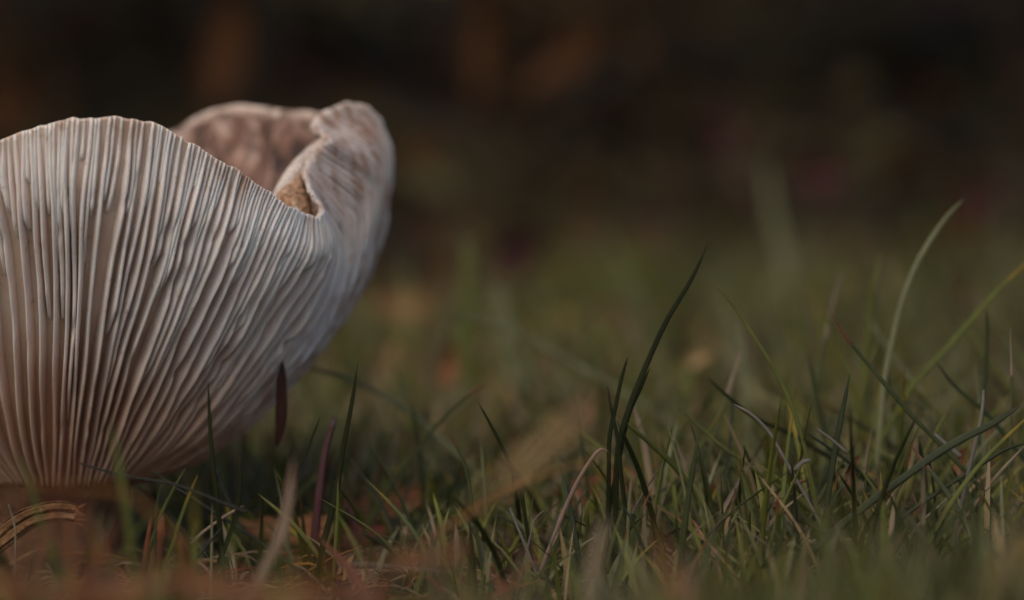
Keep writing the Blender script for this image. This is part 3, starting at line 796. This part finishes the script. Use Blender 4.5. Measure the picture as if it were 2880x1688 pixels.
# ------------------------------------------------------------------ fallen leaves
def leaf_mesh(L, Wd, curl, seed, lobes=0):
    n, k = 15, 9
    rr = np.random.default_rng(seed)
    s = np.linspace(0, 1, n); v = np.linspace(-1, 1, k)
    w = Wd * 0.5 * np.sin(np.pi * np.clip(s * 0.94 + 0.03, 0, 1)) ** 0.75 * (1 - 0.25 * s)
    w = w * (1 + 0.16 * np.sin(s * 13 + seed * 1.7) + 0.10 * np.sin(s * 29 + seed))
    X = (s * L)[:, None] + 0 * v[None]
    Yv = w[:, None] * v[None]
    Z = curl * L * 0.35 * (4 * (s - .5) ** 2)[:, None] + curl * Wd * 0.3 * (v ** 2)[None] + 0.03 * Wd * np.sin(X * 9 / L * 3 + np.abs(v)[None] * 5)
    Z = Z + curl * Wd * 0.35 * np.sin(s * 4 + seed)[:, None] * v[None] + rr.normal(size=Z.shape) * 0.012 * Wd
    A = np.stack([X, Yv, Z], -1); Bm = A.copy(); Bm[..., 2] -= 0.025
    V = np.concatenate([A.reshape(-1, 3), Bm.reshape(-1, 3)])
    i = np.arange(n * k).reshape(n, k)
    q = np.stack([i[:-1, :-1], i[:-1, 1:], i[1:, 1:], i[1:, :-1]], -1).reshape(-1, 4)
    b = list(i[0]) + list(i[1:, -1]) + list(i[-1, -2::-1]) + list(i[-2:0:-1, 0])
    sd_ = [(int(b[m]), int(b[m] + n * k), int(b[(m + 1) % len(b)] + n * k), int(b[(m + 1) % len(b)])) for m in range(len(b))]
    F = [tuple(x[::-1]) for x in q.tolist()] + [tuple(x) for x in (q + n * k).tolist()] + sd_
    me = mesh_of('leaf_blade', V, F)
    mid = A[:, k // 2]
    rib, o = blade_mesh('midrib', np.concatenate([[[-0.18 * L, 0, mid[0][2] - 0.02 * L]], mid[::2] + [0, 0, 0.02]]), 0.05 * max(Wd, .8), 0.9, 12, 6, 'stalk')
    return me, rib, o

def fallen_leaf(px, py, Y, L, Wd, rot, mat, label, curl=0.3, seed=0, group=None, lobes=0):
    p = at(px, py, Y)
    e = empty('fallen_leaf', p)
    e.rotation_euler = rot
    me, rib, o = leaf_mesh(L, Wd, curl, seed, lobes)
    lb = obj('leaf_blade', me, M[mat], e); obj('midrib', rib, M['tan'], lb, loc=o)
    tag(e, label, 'leaf', group)
    return e

R = math.radians
LV = [
 # px, py, Y, length, width, rotation, material, label, curl
 (1375,1395,-21,1.5,.17,(R(60),R(-42),R(10)),'leaf_tan','blurred tan leaf leaning diagonally over the turf',.15),
 (470,1672,-19,2.6,.6,(R(15),R(2),R(-6)),'leaf_pink','blurred pinkish brown leaf lying flat before the purple stalk',.2),
 (1080,1600,-18,1.0,.32,(R(40),R(-10),R(12)),'leaf_brown','blurred brown leaf lying beneath the orange straw',.4),
 (-60,1668,-19,1.9,.6,(R(20),R(3),R(8)),'leaf_brown','blurred brown leaf lying under the rolled dry leaf',.2),
 (1010,860,48,3.0,1.2,(R(70),R(5),R(5)),'leaf_brown','orange brown fallen leaf standing on edge behind the mushroom',.3),
 (1370,780,75,2.7,2.2,(R(70),R(-30),R(25)),'leaf_red2','dull red fallen leaf out of focus beyond the long arching blade',.5),
 (1640,900,55,3.2,1.3,(R(50),R(8),R(-10)),'leaf_red','dark red fallen leaf out of focus behind the four bladed tuft',.5),
 (1440,930,45,2.4,.8,(R(60),R(-10),R(10)),'leaf_yellow','yellow brown fallen leaf under the long arching blade',.5),
 (1060,1120,26,1.5,.7,(R(75),R(-75),R(55)),'leaf_tan','dull tan leaf standing behind the soft arching blade',.5),
 (1250,1100,20,1.2,.5,(R(75),R(-80),R(25)),'leaf_brown','small orange brown leaf standing beside the dull tan leaf',.5),
 (2580,700,90,3.6,1.7,(R(65),R(-15),R(10)),'leaf_dull','orange brown fallen leaf far out of focus beyond the pale arching blade',.5),
 (2720,640,95,3.0,1.8,(R(70),R(-60),R(0)),'leaf_red2','pinkish red fallen leaf far out of focus beside the orange brown one',.5),
 (2220,520,100,3.2,2.2,(R(70),R(-10),R(0)),'leaf_red2','dark purple red leaf far out of focus above the turf',.5),
 (2660,900,50,2.2,.8,(R(50),R(-5),R(25)),'leaf_grey','dull grey leaf out of focus under the long bright green blade',.5),
 (1920,1030,18,.8,.3,(R(60),R(-20),R(5)),'leaf_tan','small tan scrap of leaf behind the arching blade',.5),
 (800,1500,1.5,2.2,.9,(R(25),R(2),R(6)),'leaf_red','dark red leaf lying flat behind the purple stalk',.15),
 (950,1450,3,1.6,.9,(R(40),R(-6),R(10)),'leaf_brown','brown leaf lying flat behind the tall leaning blade',.4),
 (640,1490,0,1.8,.8,(R(25),R(4),R(-8)),'leaf_brown','brown leaf lying under the cap behind the dark stems',.4),
 (1560,1420,2,1.8,1.0,(R(40),R(-8),R(6)),'leaf_brown','brown leaf lying behind the kinked straw',.4),
 (2375,1390,-2,.65,.22,(R(70),R(-70),R(35)),'leaf_brown','small rust orange leaf scrap standing in the dark turf',.5),
 (2690,1360,-1,.6,.2,(R(70),R(-80),R(25)),'leaf_brown','small rust leaf scrap beneath the broad veined blade',.5),
 (600,300,150,8,3.4,(R(80),R(-78),R(10)),'leaf_dull','large brown leaf hanging far behind the mushroom rim',.3),
 (1470,260,160,8,2.8,(R(80),R(-38),R(0)),'leaf_dull','slanted brown leaf hanging far behind in the thicket',.3),
 (1345,260,165,7.5,2.2,(R(80),R(-88),R(0)),'leaf_dull','upright brown leaf hanging far behind in the thicket',.3),
 (1120,430,150,3.6,2.2,(R(80),R(-10),R(0)),'leaf_dull','small brown leaf low in the thicket behind the right lobe',.3),
 (-20,400,150,5.0,2.5,(R(80),R(-60),R(0)),'leaf_dull','brown leaf in the thicket behind the front rim',.3),
]
M['leaf_red2'] = litter_mat('leaf_purple', (0.035, 0.012, 0.014), (0.055, 0.02, 0.022), (0.07, 0.028, 0.028), 0.5)
M['leaf_grey'] = litter_mat('leaf_grey', (0.10, 0.09, 0.085), (0.15, 0.135, 0.13), (0.18, 0.16, 0.16), 0.8)
M['leaf_tan'] = litter_mat('leaf_tan', (0.28, 0.17, 0.08), (0.36, 0.25, 0.13), (0.36, 0.17, 0.06), 0.5)
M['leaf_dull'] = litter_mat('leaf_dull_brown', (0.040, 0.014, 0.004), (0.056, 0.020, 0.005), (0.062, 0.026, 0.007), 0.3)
for i, a in enumerate(LV):
    fallen_leaf(a[0], a[1], a[2], a[3], a[4], a[5], a[6], a[7], a[8], i)

# moss cushions out of focus in the turf
def moss_cushion(px, py, Y, r, h, label):
    p = at(px, py, Y); p[2] = float(ground_z(p[0], p[1]))
    n, k = 10, 28
    V = [(0, 0, h)]
    for a in range(1, n):
        f = a / (n - 1)
        for b in range(k):
            th = 6.2832 * b / k
            q = Vector((math.cos(th) * f * 2.5 + px, math.sin(th) * f * 2.5, Y))
            V.append((r * f * math.cos(th) * (1 + .2 * mn.noise(q)), r * .7 * f * math.sin(th) * (1 + .2 * mn.noise(q)), h * (1 - f * f) * (1 + .35 * mn.noise(q * 2)) - 0.3 * f))
    F = [(0, 1 + b, 1 + (b + 1) % k) for b in range(k)]
    F += [(1 + (a - 1) * k + b, 1 + a * k + b, 1 + a * k + (b + 1) % k, 1 + (a - 1) * k + (b + 1) % k) for a in range(1, n - 1) for b in range(k)]
    tag(obj('moss_cushion', mesh_of('moss_cushion', V, F), M['moss'], loc=p), label, 'moss')
moss_cushion(1750, 760, 75, 6, 3.6, 'yellow green moss cushion far behind the tallest tuft blade')
moss_cushion(2380, 760, 80, 7, 3.2, 'yellow green moss cushion far behind the pale arching blade')
moss_cushion(1450, 900, 45, 3, 2.6, 'small yellow green moss cushion beside the red leaf')

# individual turf blades around the plane of focus
def turf_blade(x, y, h, lean, az, w, mat, label, group):
    z0 = float(ground_z(x, y)) - 0.2
    d = np.array([math.cos(az), math.sin(az)])
    pts = [(x, y, z0)] + [(x + d[0] * lean * h * f ** 1.7, y + d[1] * lean * h * f ** 1.7, z0 + h * f * (1 - 0.25 * lean * f)) for f in (.33, .66, 1)]
    me, o = blade_mesh('grass_blade', pts, w, 0.36, 12, 6, 'blade', random.uniform(-1.4, 1.4))
    tag(obj('grass_blade', me, M[mat], loc=o), label, 'grass blade', group)

def turf_height(px):
    return np.interp(px, [600, 900, 1300, 1700, 2100, 2500, 2880], [2.3, 2.5, 2.7, 3.0, 3.6, 3.9, 4.1])

zones = [(560, 1150, 26, 'blade in the thin turf around the purple stalk', 'blades around the purple stalk'),
         (1150, 1750, 42, 'blade in the turf around the four bladed tuft', 'blades around the tuft'),
         (1750, 2880, 110, 'blade in the thick turf around the broad veined blade', 'blades in the thick turf')]
for x0, x1, n, lab, gr in zones:
    for _ in range(n):
        px = random.uniform(x0, x1); Y = random.uniform(-5.5, 4.0)
        if px < 1150: Y = random.uniform(-3.5, 5.0)
        p = at(px, 1400, Y)
        h = float(turf_height(px)) * random.uniform(0.55, 1.08)
        mt = random.choices(['green', 'dark', 'grey', 'browntip', 'drytip', 'bright', 'straw'], [5, 5, 1.2, 2, 1.0, 1.0, 0.8])[0]
        ln = random.uniform(0.1, 0.85)
        look = {'green': 'mid green', 'dark': 'dark green', 'grey': 'grey green', 'browntip': 'brown tipped', 'drytip': 'dry tipped', 'bright': 'yellow green', 'straw': 'straw coloured'}[mt]
        hh = h / float(turf_height(px)); size = 'low' if hh < .72 else 'tall' if hh > .93 else 'middling'
        way = 'upright' if ln < .3 else 'leaning' if ln < .6 else 'drooping'
        turf_blade(p[0], Y, h, ln, random.uniform(0, 6.283), random.uniform(.06, .105), mt, f'{size} {way} {look} {lab}', gr)

# ------------------------------------------------------------------ grass that nobody could count
def grass_mass(name, X, Y, H, Wd, lean, mats, label, seg=6, kind='stuff'):
    n = len(X); rr = np.random.default_rng(len(X))
    az = rr.uniform(0, 6.283, n); tw = rr.uniform(0, 3.1416, n)
    s = np.linspace(0, 1, seg)
    Z0 = ground_z(X, Y) - 0.2
    ce = np.stack([X[:, None] + np.cos(az)[:, None] * (lean * H)[:, None] * s[None] ** 1.8,
                   Y[:, None] + np.sin(az)[:, None] * (lean * H)[:, None] * s[None] ** 1.8,
                   Z0[:, None] + H[:, None] * s[None] * (1 - 0.3 * lean[:, None] * s[None])], -1)
    wdir = np.stack([np.cos(tw), np.sin(tw), np.zeros(n)], -1)
    ndir = np.stack([-np.sin(tw), np.cos(tw), np.zeros(n)], -1)
    w = Wd[:, None] * np.interp(s, [0, .5, .85, 1], [.8, 1, .6, .06])[None]
    L_ = ce - wdir[:, None] * (w * .5)[..., None]
    R_ = ce + wdir[:, None] * (w * .5)[..., None]
    C_ = ce + ndir[:, None] * (w * .22)[..., None]
    V = np.stack([L_, C_, R_], 2)                            # n, seg, 3, 3
    idx = np.arange(n * seg * 3).reshape(n, seg, 3)
    F = np.stack([idx[:, :-1, :-1], idx[:, :-1, 1:], idx[:, 1:, 1:], idx[:, 1:, :-1]], -1).reshape(-1, 4)
    al = np.broadcast_to(s[None, :, None], (n, seg, 3)).ravel()
    ac = np.broadcast_to(np.array([0, .5, 1])[None, None], (n, seg, 3)).ravel()
    rd = np.broadcast_to(rr.random(n)[:, None, None], (n, seg, 3)).ravel()
    me = mesh_of(name, V.reshape(-1, 3), F, {'along': al, 'across': ac, 'rnd': rd})
    ws = np.array([m[1] for m in mats], float); ws /= ws.sum()
    for m in mats: me.materials.append(M[m[0]])
    mi = rr.choice(len(mats), n, p=ws)
    me.polygons.foreach_set('material_index', np.repeat(mi, (seg - 1) * 2).astype(np.int32))
    tag(obj(name, me, None), label, 'grass', kind=kind)

GM = [('green', 6), ('dark', 3), ('grey', 3.0), ('browntip', 1.5), ('drytip', 1.2), ('bright', 1.5), ('straw', 1.3), ('tan', .6)]
def scatter(n, y0, y1, px0, px1):
    Y = rng.uniform(y0, y1, n); px = rng.uniform(px0, px1, n)
    X = (px - 1440) / (FPX / (Y + 48))
    return X, Y, px

# close turf around and behind the mushroom
X, Y, px = scatter(7000, -6, 22, -300, 3200)
keep = ~(((X + 7.7) ** 2 + Y ** 2 < 1.6 ** 2)) & ~((px < 620) & (Y < 2)) & (rng.random(len(X)) < np.interp(px, [0, 900, 1500, 2000, 2880], [.25, .4, .55, .9, 1]))
keep &= ~((px > 400) & (px < 1150) & (Y < -1) & (rng.random(len(X)) < .8))
X, Y, px = X[keep], Y[keep], px[keep]
H = turf_height(px) * rng.uniform(.35, .98, len(X)) * np.interp(Y, [-6, 0, 22], [.72, .85, 1.0])
grass_mass('turf_grass', X, Y, H, rng.uniform(.07, .13, len(X)), rng.uniform(.1, .9, len(X)), GM, 'fine green and straw turf around the mushroom')
X, Y, px = scatter(5200, 5, 75, -500, 3400)
keep = (X + 7.7) ** 2 + Y ** 2 > 60
X, Y, px = X[keep], Y[keep], px[keep]
H = rng.uniform(2.0, 4.6, len(X)) * np.interp(px, [600, 1500, 2880], [.78, .88, 1.1]) * np.interp(Y, [5, 20, 75], [.8, .95, 1.0]) * (1 + .22 * np.sin(px / 95 + Y / 7) + .15 * np.sin(px / 41 + Y / 3))
grass_mass('soft_grass', X, Y, H, rng.uniform(.08, .17, len(X)), rng.uniform(.1, .8, len(X)), [('green', 5), ('grey', 3.6), ('bright', 2.5), ('dark', 1.5), ('browntip', 1.5), ('straw', 1.2), ('tan', 1)], 'soft grey green grass rising behind the plane of focus', 5)
# turf behind, going out of focus
X, Y, px = scatter(8000, 22, 180, -700, 3600)
keep = rng.random(len(X)) < np.clip(1.05 - (Y - 40) / 90 + 0.45 * np.sin(px / 190 + Y / 23) + 0.3 * np.sin(px / 71), 0.04, 1)
X, Y, px = X[keep], Y[keep], px[keep]
H = rng.uniform(1.6, 4.6, len(X)) * np.interp(px, [0, 1400, 2880], [.85, .92, 1.1])
grass_mass('far_grass', X, Y, H, rng.uniform(.10, .22, len(X)), rng.uniform(.1, .9, len(X)), [('green', 4), ('dark', 5), ('grey', 1), ('browntip', 2), ('bright', 2.0), ('straw', 1.8), ('tan', 2.0), ('rust', .7)], 'soft grass fading out of focus behind the mushroom', 5)
X, Y, px = scatter(1100, 9, 60, 780, 1800)
grass_mass('pale_grass', X, Y, rng.uniform(1.6, 3.4, len(X)), rng.uniform(.09, .2, len(X)), rng.uniform(.1, .8, len(X)), [('bright', 3), ('straw', 2), ('tan', 2), ('green', 2), ('grey', 1.5)], 'soft yellowish grass behind the purple stalk', 5)
def tussock(px_, Y_, h, r, n, seed, mats):  # grass tussock, one clump of out of focus blades
    rr = np.random.default_rng(seed)
    cx = (px_ - 1440) / (FPX / (Y_ + 48)); cz = float(ground_z(cx, Y_))
    s_ = np.linspace(0, 1, 6); V = []; F = []; al = []; ac = []; rd = []
    for k in range(n):
        a = rr.uniform(0, 6.283); f = rr.uniform(0, 1) ** .6 * r; ln = rr.uniform(.1, .7); hh = h * rr.uniform(.45, 1.0); tw = rr.uniform(0, 3.14); w = rr.uniform(.12, .26); q = rr.random()
        for t in s_:
            c = np.array([f * math.cos(a) + math.cos(a) * ln * hh * t ** 1.7, f * math.sin(a) + math.sin(a) * ln * hh * t ** 1.7, hh * t * (1 - .2 * ln * t) - .4])
            d = np.array([math.cos(tw), math.sin(tw), 0]) * w * .5 * (1 - t ** 3 * .9); e = np.array([-math.sin(tw), math.cos(tw), 0]) * w * .2
            V += [c - d, c + e, c + d]; al += [t] * 3; ac += [0, .5, 1]; rd += [q] * 3
        b = k * 18
        for i in range(5):
            for j in (0, 1): F.append((b + i * 3 + j, b + i * 3 + j + 1, b + i * 3 + j + 4, b + i * 3 + j + 3))
    me = mesh_of('tussock_clump', V, F, {'along': al, 'across': ac, 'rnd': rd})
    for m in mats: me.materials.append(M[m])
    me.polygons.foreach_set('material_index', np.repeat(rr.integers(0, len(mats), n), 10).astype(np.int32))
    return obj('tussock_clump', me, None, loc=(cx, Y_, cz))
TS = [(1170, 40, 5.2, 2.0, 60, ('grey', 'green'), 'pale grey green grass tussock behind the mushroom lobe'),
      (1330, 60, 5.0, 2.4, 60, ('green', 'dark', 'tan'), 'soft brownish grass tussock beyond the long arching blade'),
      (1560, 95, 5.4, 4.0, 80, ('bright', 'green'), 'yellow green grass tussock far beyond the four bladed tuft'),
      (1800, 110, 6.6, 4.5, 80, ('bright', 'dark', 'green'), 'mossy green grass tussock far beyond the arching blunt blade'),
      (1960, 48, 7.0, 1.8, 50, ('grey', 'green'), 'tall pale grass tussock behind the arching blunt blade'),
      (2100, 130, 8.0, 6.0, 90, ('dark', 'browntip', 'tan'), 'dim brown grass tussock near the far edge of the turf'),
      (2330, 70, 5.6, 3.0, 70, ('green', 'bright', 'dark'), 'green grass tussock beyond the pale arching blade'),
      (2560, 100, 7.4, 4.0, 80, ('dark', 'green', 'rust'), 'dim rusty green grass tussock beyond the long bright blade'),
      (2760, 55, 7.2, 2.6, 70, ('grey', 'green', 'dark'), 'tall soft grass tussock under the long bright blade'),
      (2880, 90, 8.5, 4.0, 80, ('dark', 'green'), 'tall dark grass tussock past the long bright blade'),
      (1440, 140, 7.0, 6.0, 80, ('dark', 'rust', 'tan'), 'dim rusty grass tussock at the foot of the bank'),
      (1060, 85, 5.0, 3.5, 70, ('tan', 'orange', 'dark'), 'rusty straw tussock just past the mushroom lobe')]
for i, (a_, b_, c_, d_, e_, f_, l_) in enumerate(TS):
    tag(tussock(a_, b_, c_, d_, e_, 60 + i, f_), l_, 'plant')
X, Y, px = scatter(260, 2.5, 10, 480, 1080)
keep = (X + 7.7) ** 2 + Y ** 2 > 10
X, Y, px = X[keep], Y[keep], px[keep]
grass_mass('under_cap_grass', X, Y, rng.uniform(1.3, 2.7, len(X)), rng.uniform(.06, .13, len(X)), rng.uniform(.1, .7, len(X)), [('bright', 3), ('straw', 2), ('tan', 2), ('grey', 2)], 'yellowish grass and straw behind the hanging needle', 6)
# grass in front of the plane of focus, a blurred veil along the bottom
X, Y, px = scatter(1300, -26, -7, 500, 3100)
dense = np.interp(px, [500, 1000, 1400, 1800, 2880], [.05, .15, .4, .85, 1])
keep = rng.random(len(X)) < dense
X, Y, px = X[keep], Y[keep], px[keep]
top = 6.35 - (np.interp(px, [500, 1500, 2000, 2880], [1630, 1550, 1440, 1345]) - 560) * (48 + Y) / FPX
H = np.maximum(top, .3) * rng.uniform(.5, 1.08, len(X)) + .2
grass_mass('front_grass', X, Y, H, rng.uniform(.09, .18, len(X)), rng.uniform(.1, .6, len(X)), [('green', 5), ('grey', 2), ('bright', 1.5), ('dark', 3), ('tan', 1), ('straw', .8)], 'blurred grass close in front of the turf')

X, Y, px = scatter(110, -24, -9, -150, 1500)
H = np.maximum(6.35 - (rng.uniform(1380, 1640, len(X)) - 560) * (48 + Y) / FPX, .3) + .2
grass_mass('front_litter', X, Y, H, rng.uniform(.07, .2, len(X)), rng.uniform(.1, .7, len(X)), [('rust', 2.5), ('orange', 1), ('tan', 1.2), ('green', 2.5), ('dark', 2), ('bright', 1)], 'blurred rusty straw and green blades before the mushroom stem')
X, Y, px = scatter(70, -20, -9, -120, 560)
H = np.maximum(6.35 - (rng.uniform(1350, 1560, len(X)) - 560) * (48 + Y) / FPX, .3) + .2
grass_mass('stem_litter', X, Y, H, rng.uniform(.06, .15, len(X)), rng.uniform(.1, .6, len(X)), [('rust', 1.5), ('purple', 1.5), ('green', 3), ('dark', 2), ('bright', .7)], 'blurred green and rusty blades hiding the foot of the mushroom')
# dead thatch on the soil
n = 3800
X, Y, px = scatter(n, -6, 30, -300, 3200)
z = ground_z(X, Y) + rng.uniform(0.0, .55, n) * rng.random(n)
az = rng.uniform(0, 6.283, n); ln = rng.uniform(.4, 1.8, n); ti = rng.normal(0, .22, n)
D = np.stack([np.cos(az) * np.cos(ti), np.sin(az) * np.cos(ti), np.sin(ti)], -1)
Wn = np.stack([-np.sin(az), np.cos(az), np.zeros(n)], -1)
s = np.linspace(-.5, .5, 4)
ce = np.stack([X, Y, z + .08], -1)[:, None] + D[:, None] * (ln[:, None] * s[None])[..., None]
ce[..., 2] += (0.08 * (1 - (2 * s) ** 2))[None]
w = rng.uniform(.03, .10, n)[:, None] * np.array([.6, 1, 1, .5])[None]
V = np.stack([ce - Wn[:, None] * (w * .5)[..., None], ce + np.array([0, 0, 1]) * (w * .3)[..., None], ce + Wn[:, None] * (w * .5)[..., None]], 2)
idx = np.arange(n * 12).reshape(n, 4, 3)
F = np.stack([idx[:, :-1, :-1], idx[:, :-1, 1:], idx[:, 1:, 1:], idx[:, 1:, :-1]], -1).reshape(-1, 4)
me = mesh_of('thatch', V.reshape(-1, 3), F, {'along': np.full(n * 12, .5), 'across': np.tile([0, .5, 1], n * 4), 'rnd': np.repeat(rng.random(n), 12)})
mats = ['tan', 'straw', 'rust', 'pink', 'twig', 'orange']
for m in mats: me.materials.append(M[m])
me.polygons.foreach_set('material_index', np.repeat(rng.choice(6, n, p=[.3, .14, .16, .1, .2, .1]), 6).astype(np.int32))
tag(obj('thatch', me, None), 'brown dead grass and litter lying on the soil', 'litter', kind='stuff')

# ------------------------------------------------------------------ thicket beyond the turf, and trees added for shade
def leaf_cloud(centers, radii, n, size, rr, squash=1.0):
    c = rr.integers(0, len(centers), n)
    d = nrm(rr.normal(size=(n, 3))) * (rr.random(n) ** 0.45)[:, None]
    P = np.asarray(centers)[c] + d * np.asarray(radii)[c][:, None] * np.array([1, 1, squash])
    a = nrm(rr.normal(size=(n, 3))); b = nrm(np.cross(a, rr.normal(size=(n, 3)))); nn = np.cross(a, b)
    sz = size * rr.uniform(.6, 1.4, n)[:, None]
    V = np.stack([P - a * sz, P + b * sz * .42 + nn * sz * .12, P + a * sz, P - b * sz * .42 + nn * sz * .12], 1)
    F = np.arange(n * 4).reshape(n, 4)
    return V.reshape(-1, 3), F

def stick(pts, w, name='stem'):
    me, o = blade_mesh(name, pts, w, 1.0, 10, 8, 'stalk')
    return me, o

def shrub(x, y, h, r, mat, label, seed, n=900):
    rr = np.random.default_rng(seed)
    z0 = float(ground_z(x, y))
    e = empty('shrub', (x, y, z0)); tag(e, label, 'shrub')
    cs = []; rs = []
    for k in range(9):
        a = rr.uniform(0, 6.283); f = rr.uniform(.1, .75)
        tip = np.array([math.cos(a) * r * f, math.sin(a) * r * f, h * rr.uniform(.3, .85)])
        me, o = stick([(0, 0, -3), tip * np.array([.35, .35, .5]), tip], 1.1)
        obj('stem', me, M['bark'], e, loc=o)
        cs.append(tip); rs.append(r * rr.uniform(.3, .5))
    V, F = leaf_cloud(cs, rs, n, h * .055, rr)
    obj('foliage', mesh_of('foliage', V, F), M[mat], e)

SH = [(-78, 236, 62, 42, 'behind the mushroom front rim'), (-28, 250, 70, 40, 'behind the mushroom back rim'), (14, 262, 66, 40, 'behind the four bladed tuft'),
      (52, 240, 72, 42, 'behind the pale arching blade'), (98, 255, 75, 48, 'behind the long bright green blade'), (-130, 270, 80, 55, 'past the hidden side of the mushroom'), (150, 285, 85, 55, 'past the thick turf')]
for i, (x, y, h, r, w_) in enumerate(SH):
    shrub(x, y, h, r, 'evergreen', 'dark evergreen shrub ' + w_, i + 1, 520 if x < 20 else 1000)
shrub(-52, 215, 30, 20, 'dryfern', 'low rusty dead fern behind the mushroom', 15, 260)
shrub(4, 215, 26, 18, 'dryfern', 'low rusty dead fern behind the four bladed tuft', 16, 200)
shrub(60, 205, 22, 18, 'dryfern', 'low rusty dead fern behind the pale arching blade', 17, 160)
# leaf litter under the thicket
n = 2600
X = rng.uniform(-160, 170, n); Y = rng.uniform(170, 420, n)
P = np.stack([X, Y, ground_z(X, Y) + 1.0], -1)
a_ = nrm(rng.normal(size=(n, 3)) * [1, 1, .35]); b_ = nrm(np.cross(a_, rng.normal(size=(n, 3)) * [.5, .5, 1])); sz = rng.uniform(1.5, 3.6, n)[:, None]
V = np.stack([P - a_ * sz, P + b_ * sz * .5 + [0, 0, .5], P + a_ * sz, P - b_ * sz * .5 + [0, 0, .5]], 1).reshape(-1, 3)
me = mesh_of('leaf_litter', V, np.arange(n * 4).reshape(n, 4))
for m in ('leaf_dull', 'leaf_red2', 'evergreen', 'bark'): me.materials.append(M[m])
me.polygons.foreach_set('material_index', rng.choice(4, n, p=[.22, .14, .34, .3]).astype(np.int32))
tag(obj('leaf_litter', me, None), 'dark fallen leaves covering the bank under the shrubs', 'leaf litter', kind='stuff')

def tree(x, y, h, r, label, seed):  # unseen trees added so crowns shade the bank and block low sky
    rr = np.random.default_rng(seed)
    z0 = float(ground_z(x, y))
    e = empty('tree', (x, y, z0)); tag(e, label, 'tree')
    me, o = blade_mesh('trunk', [(0, 0, -20), (3, 2, h * .3), (-4, 5, h * .65), (0, 0, h)], r * 2, 1.0, 16, 14, 'stalk')
    tr = obj('trunk', me, M['bark'], e, loc=o)
    cs = []; rs = []
    for k in range(11):
        a = rr.uniform(0, 6.283); hz = h * rr.uniform(.5, .95)
        tip = np.array([math.cos(a) * h * rr.uniform(.15, .42), math.sin(a) * h * rr.uniform(.15, .42), hz + h * rr.uniform(.02, .15)])
        me, o = blade_mesh('limb', [(0, 0, hz * .85), tip * [.5, .5, 1] * np.array([1, 1, .95]), tip], r * .5, 1.0, 10, 8, 'stalk')
        obj('limb', me, M['bark'], e, loc=o)
        cs.append(tip); rs.append(h * rr.uniform(.13, .22))
    V, F = leaf_cloud(cs, rs, 1500, 7, rr)
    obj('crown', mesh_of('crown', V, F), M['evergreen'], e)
tree(-330, 420, 520, 16, 'added dark shade tree on the bank behind the mushroom', 21)
tree(330, 470, 560, 18, 'added dark shade tree on the bank behind the thick turf', 22)
for i, (x, y, w_) in enumerate([(-430, 190, 'on the slope past the mushroom'), (440, 220, 'on the slope past the long bright green blade')]):
    tree(x, y, 520 + 20 * i, 17, 'added dark shade tree standing ' + w_, 30 + i)
tree(60, 900, 600, 19, 'added dark shade tree higher up the bank behind the four bladed tuft', 23)
print('objects', len(bpy.data.objects), 'tris', sum(len(o.data.loop_triangles) if False else sum(p.loop_total - 2 for p in o.data.polygons) for o in bpy.data.objects if o.type == 'MESH'))
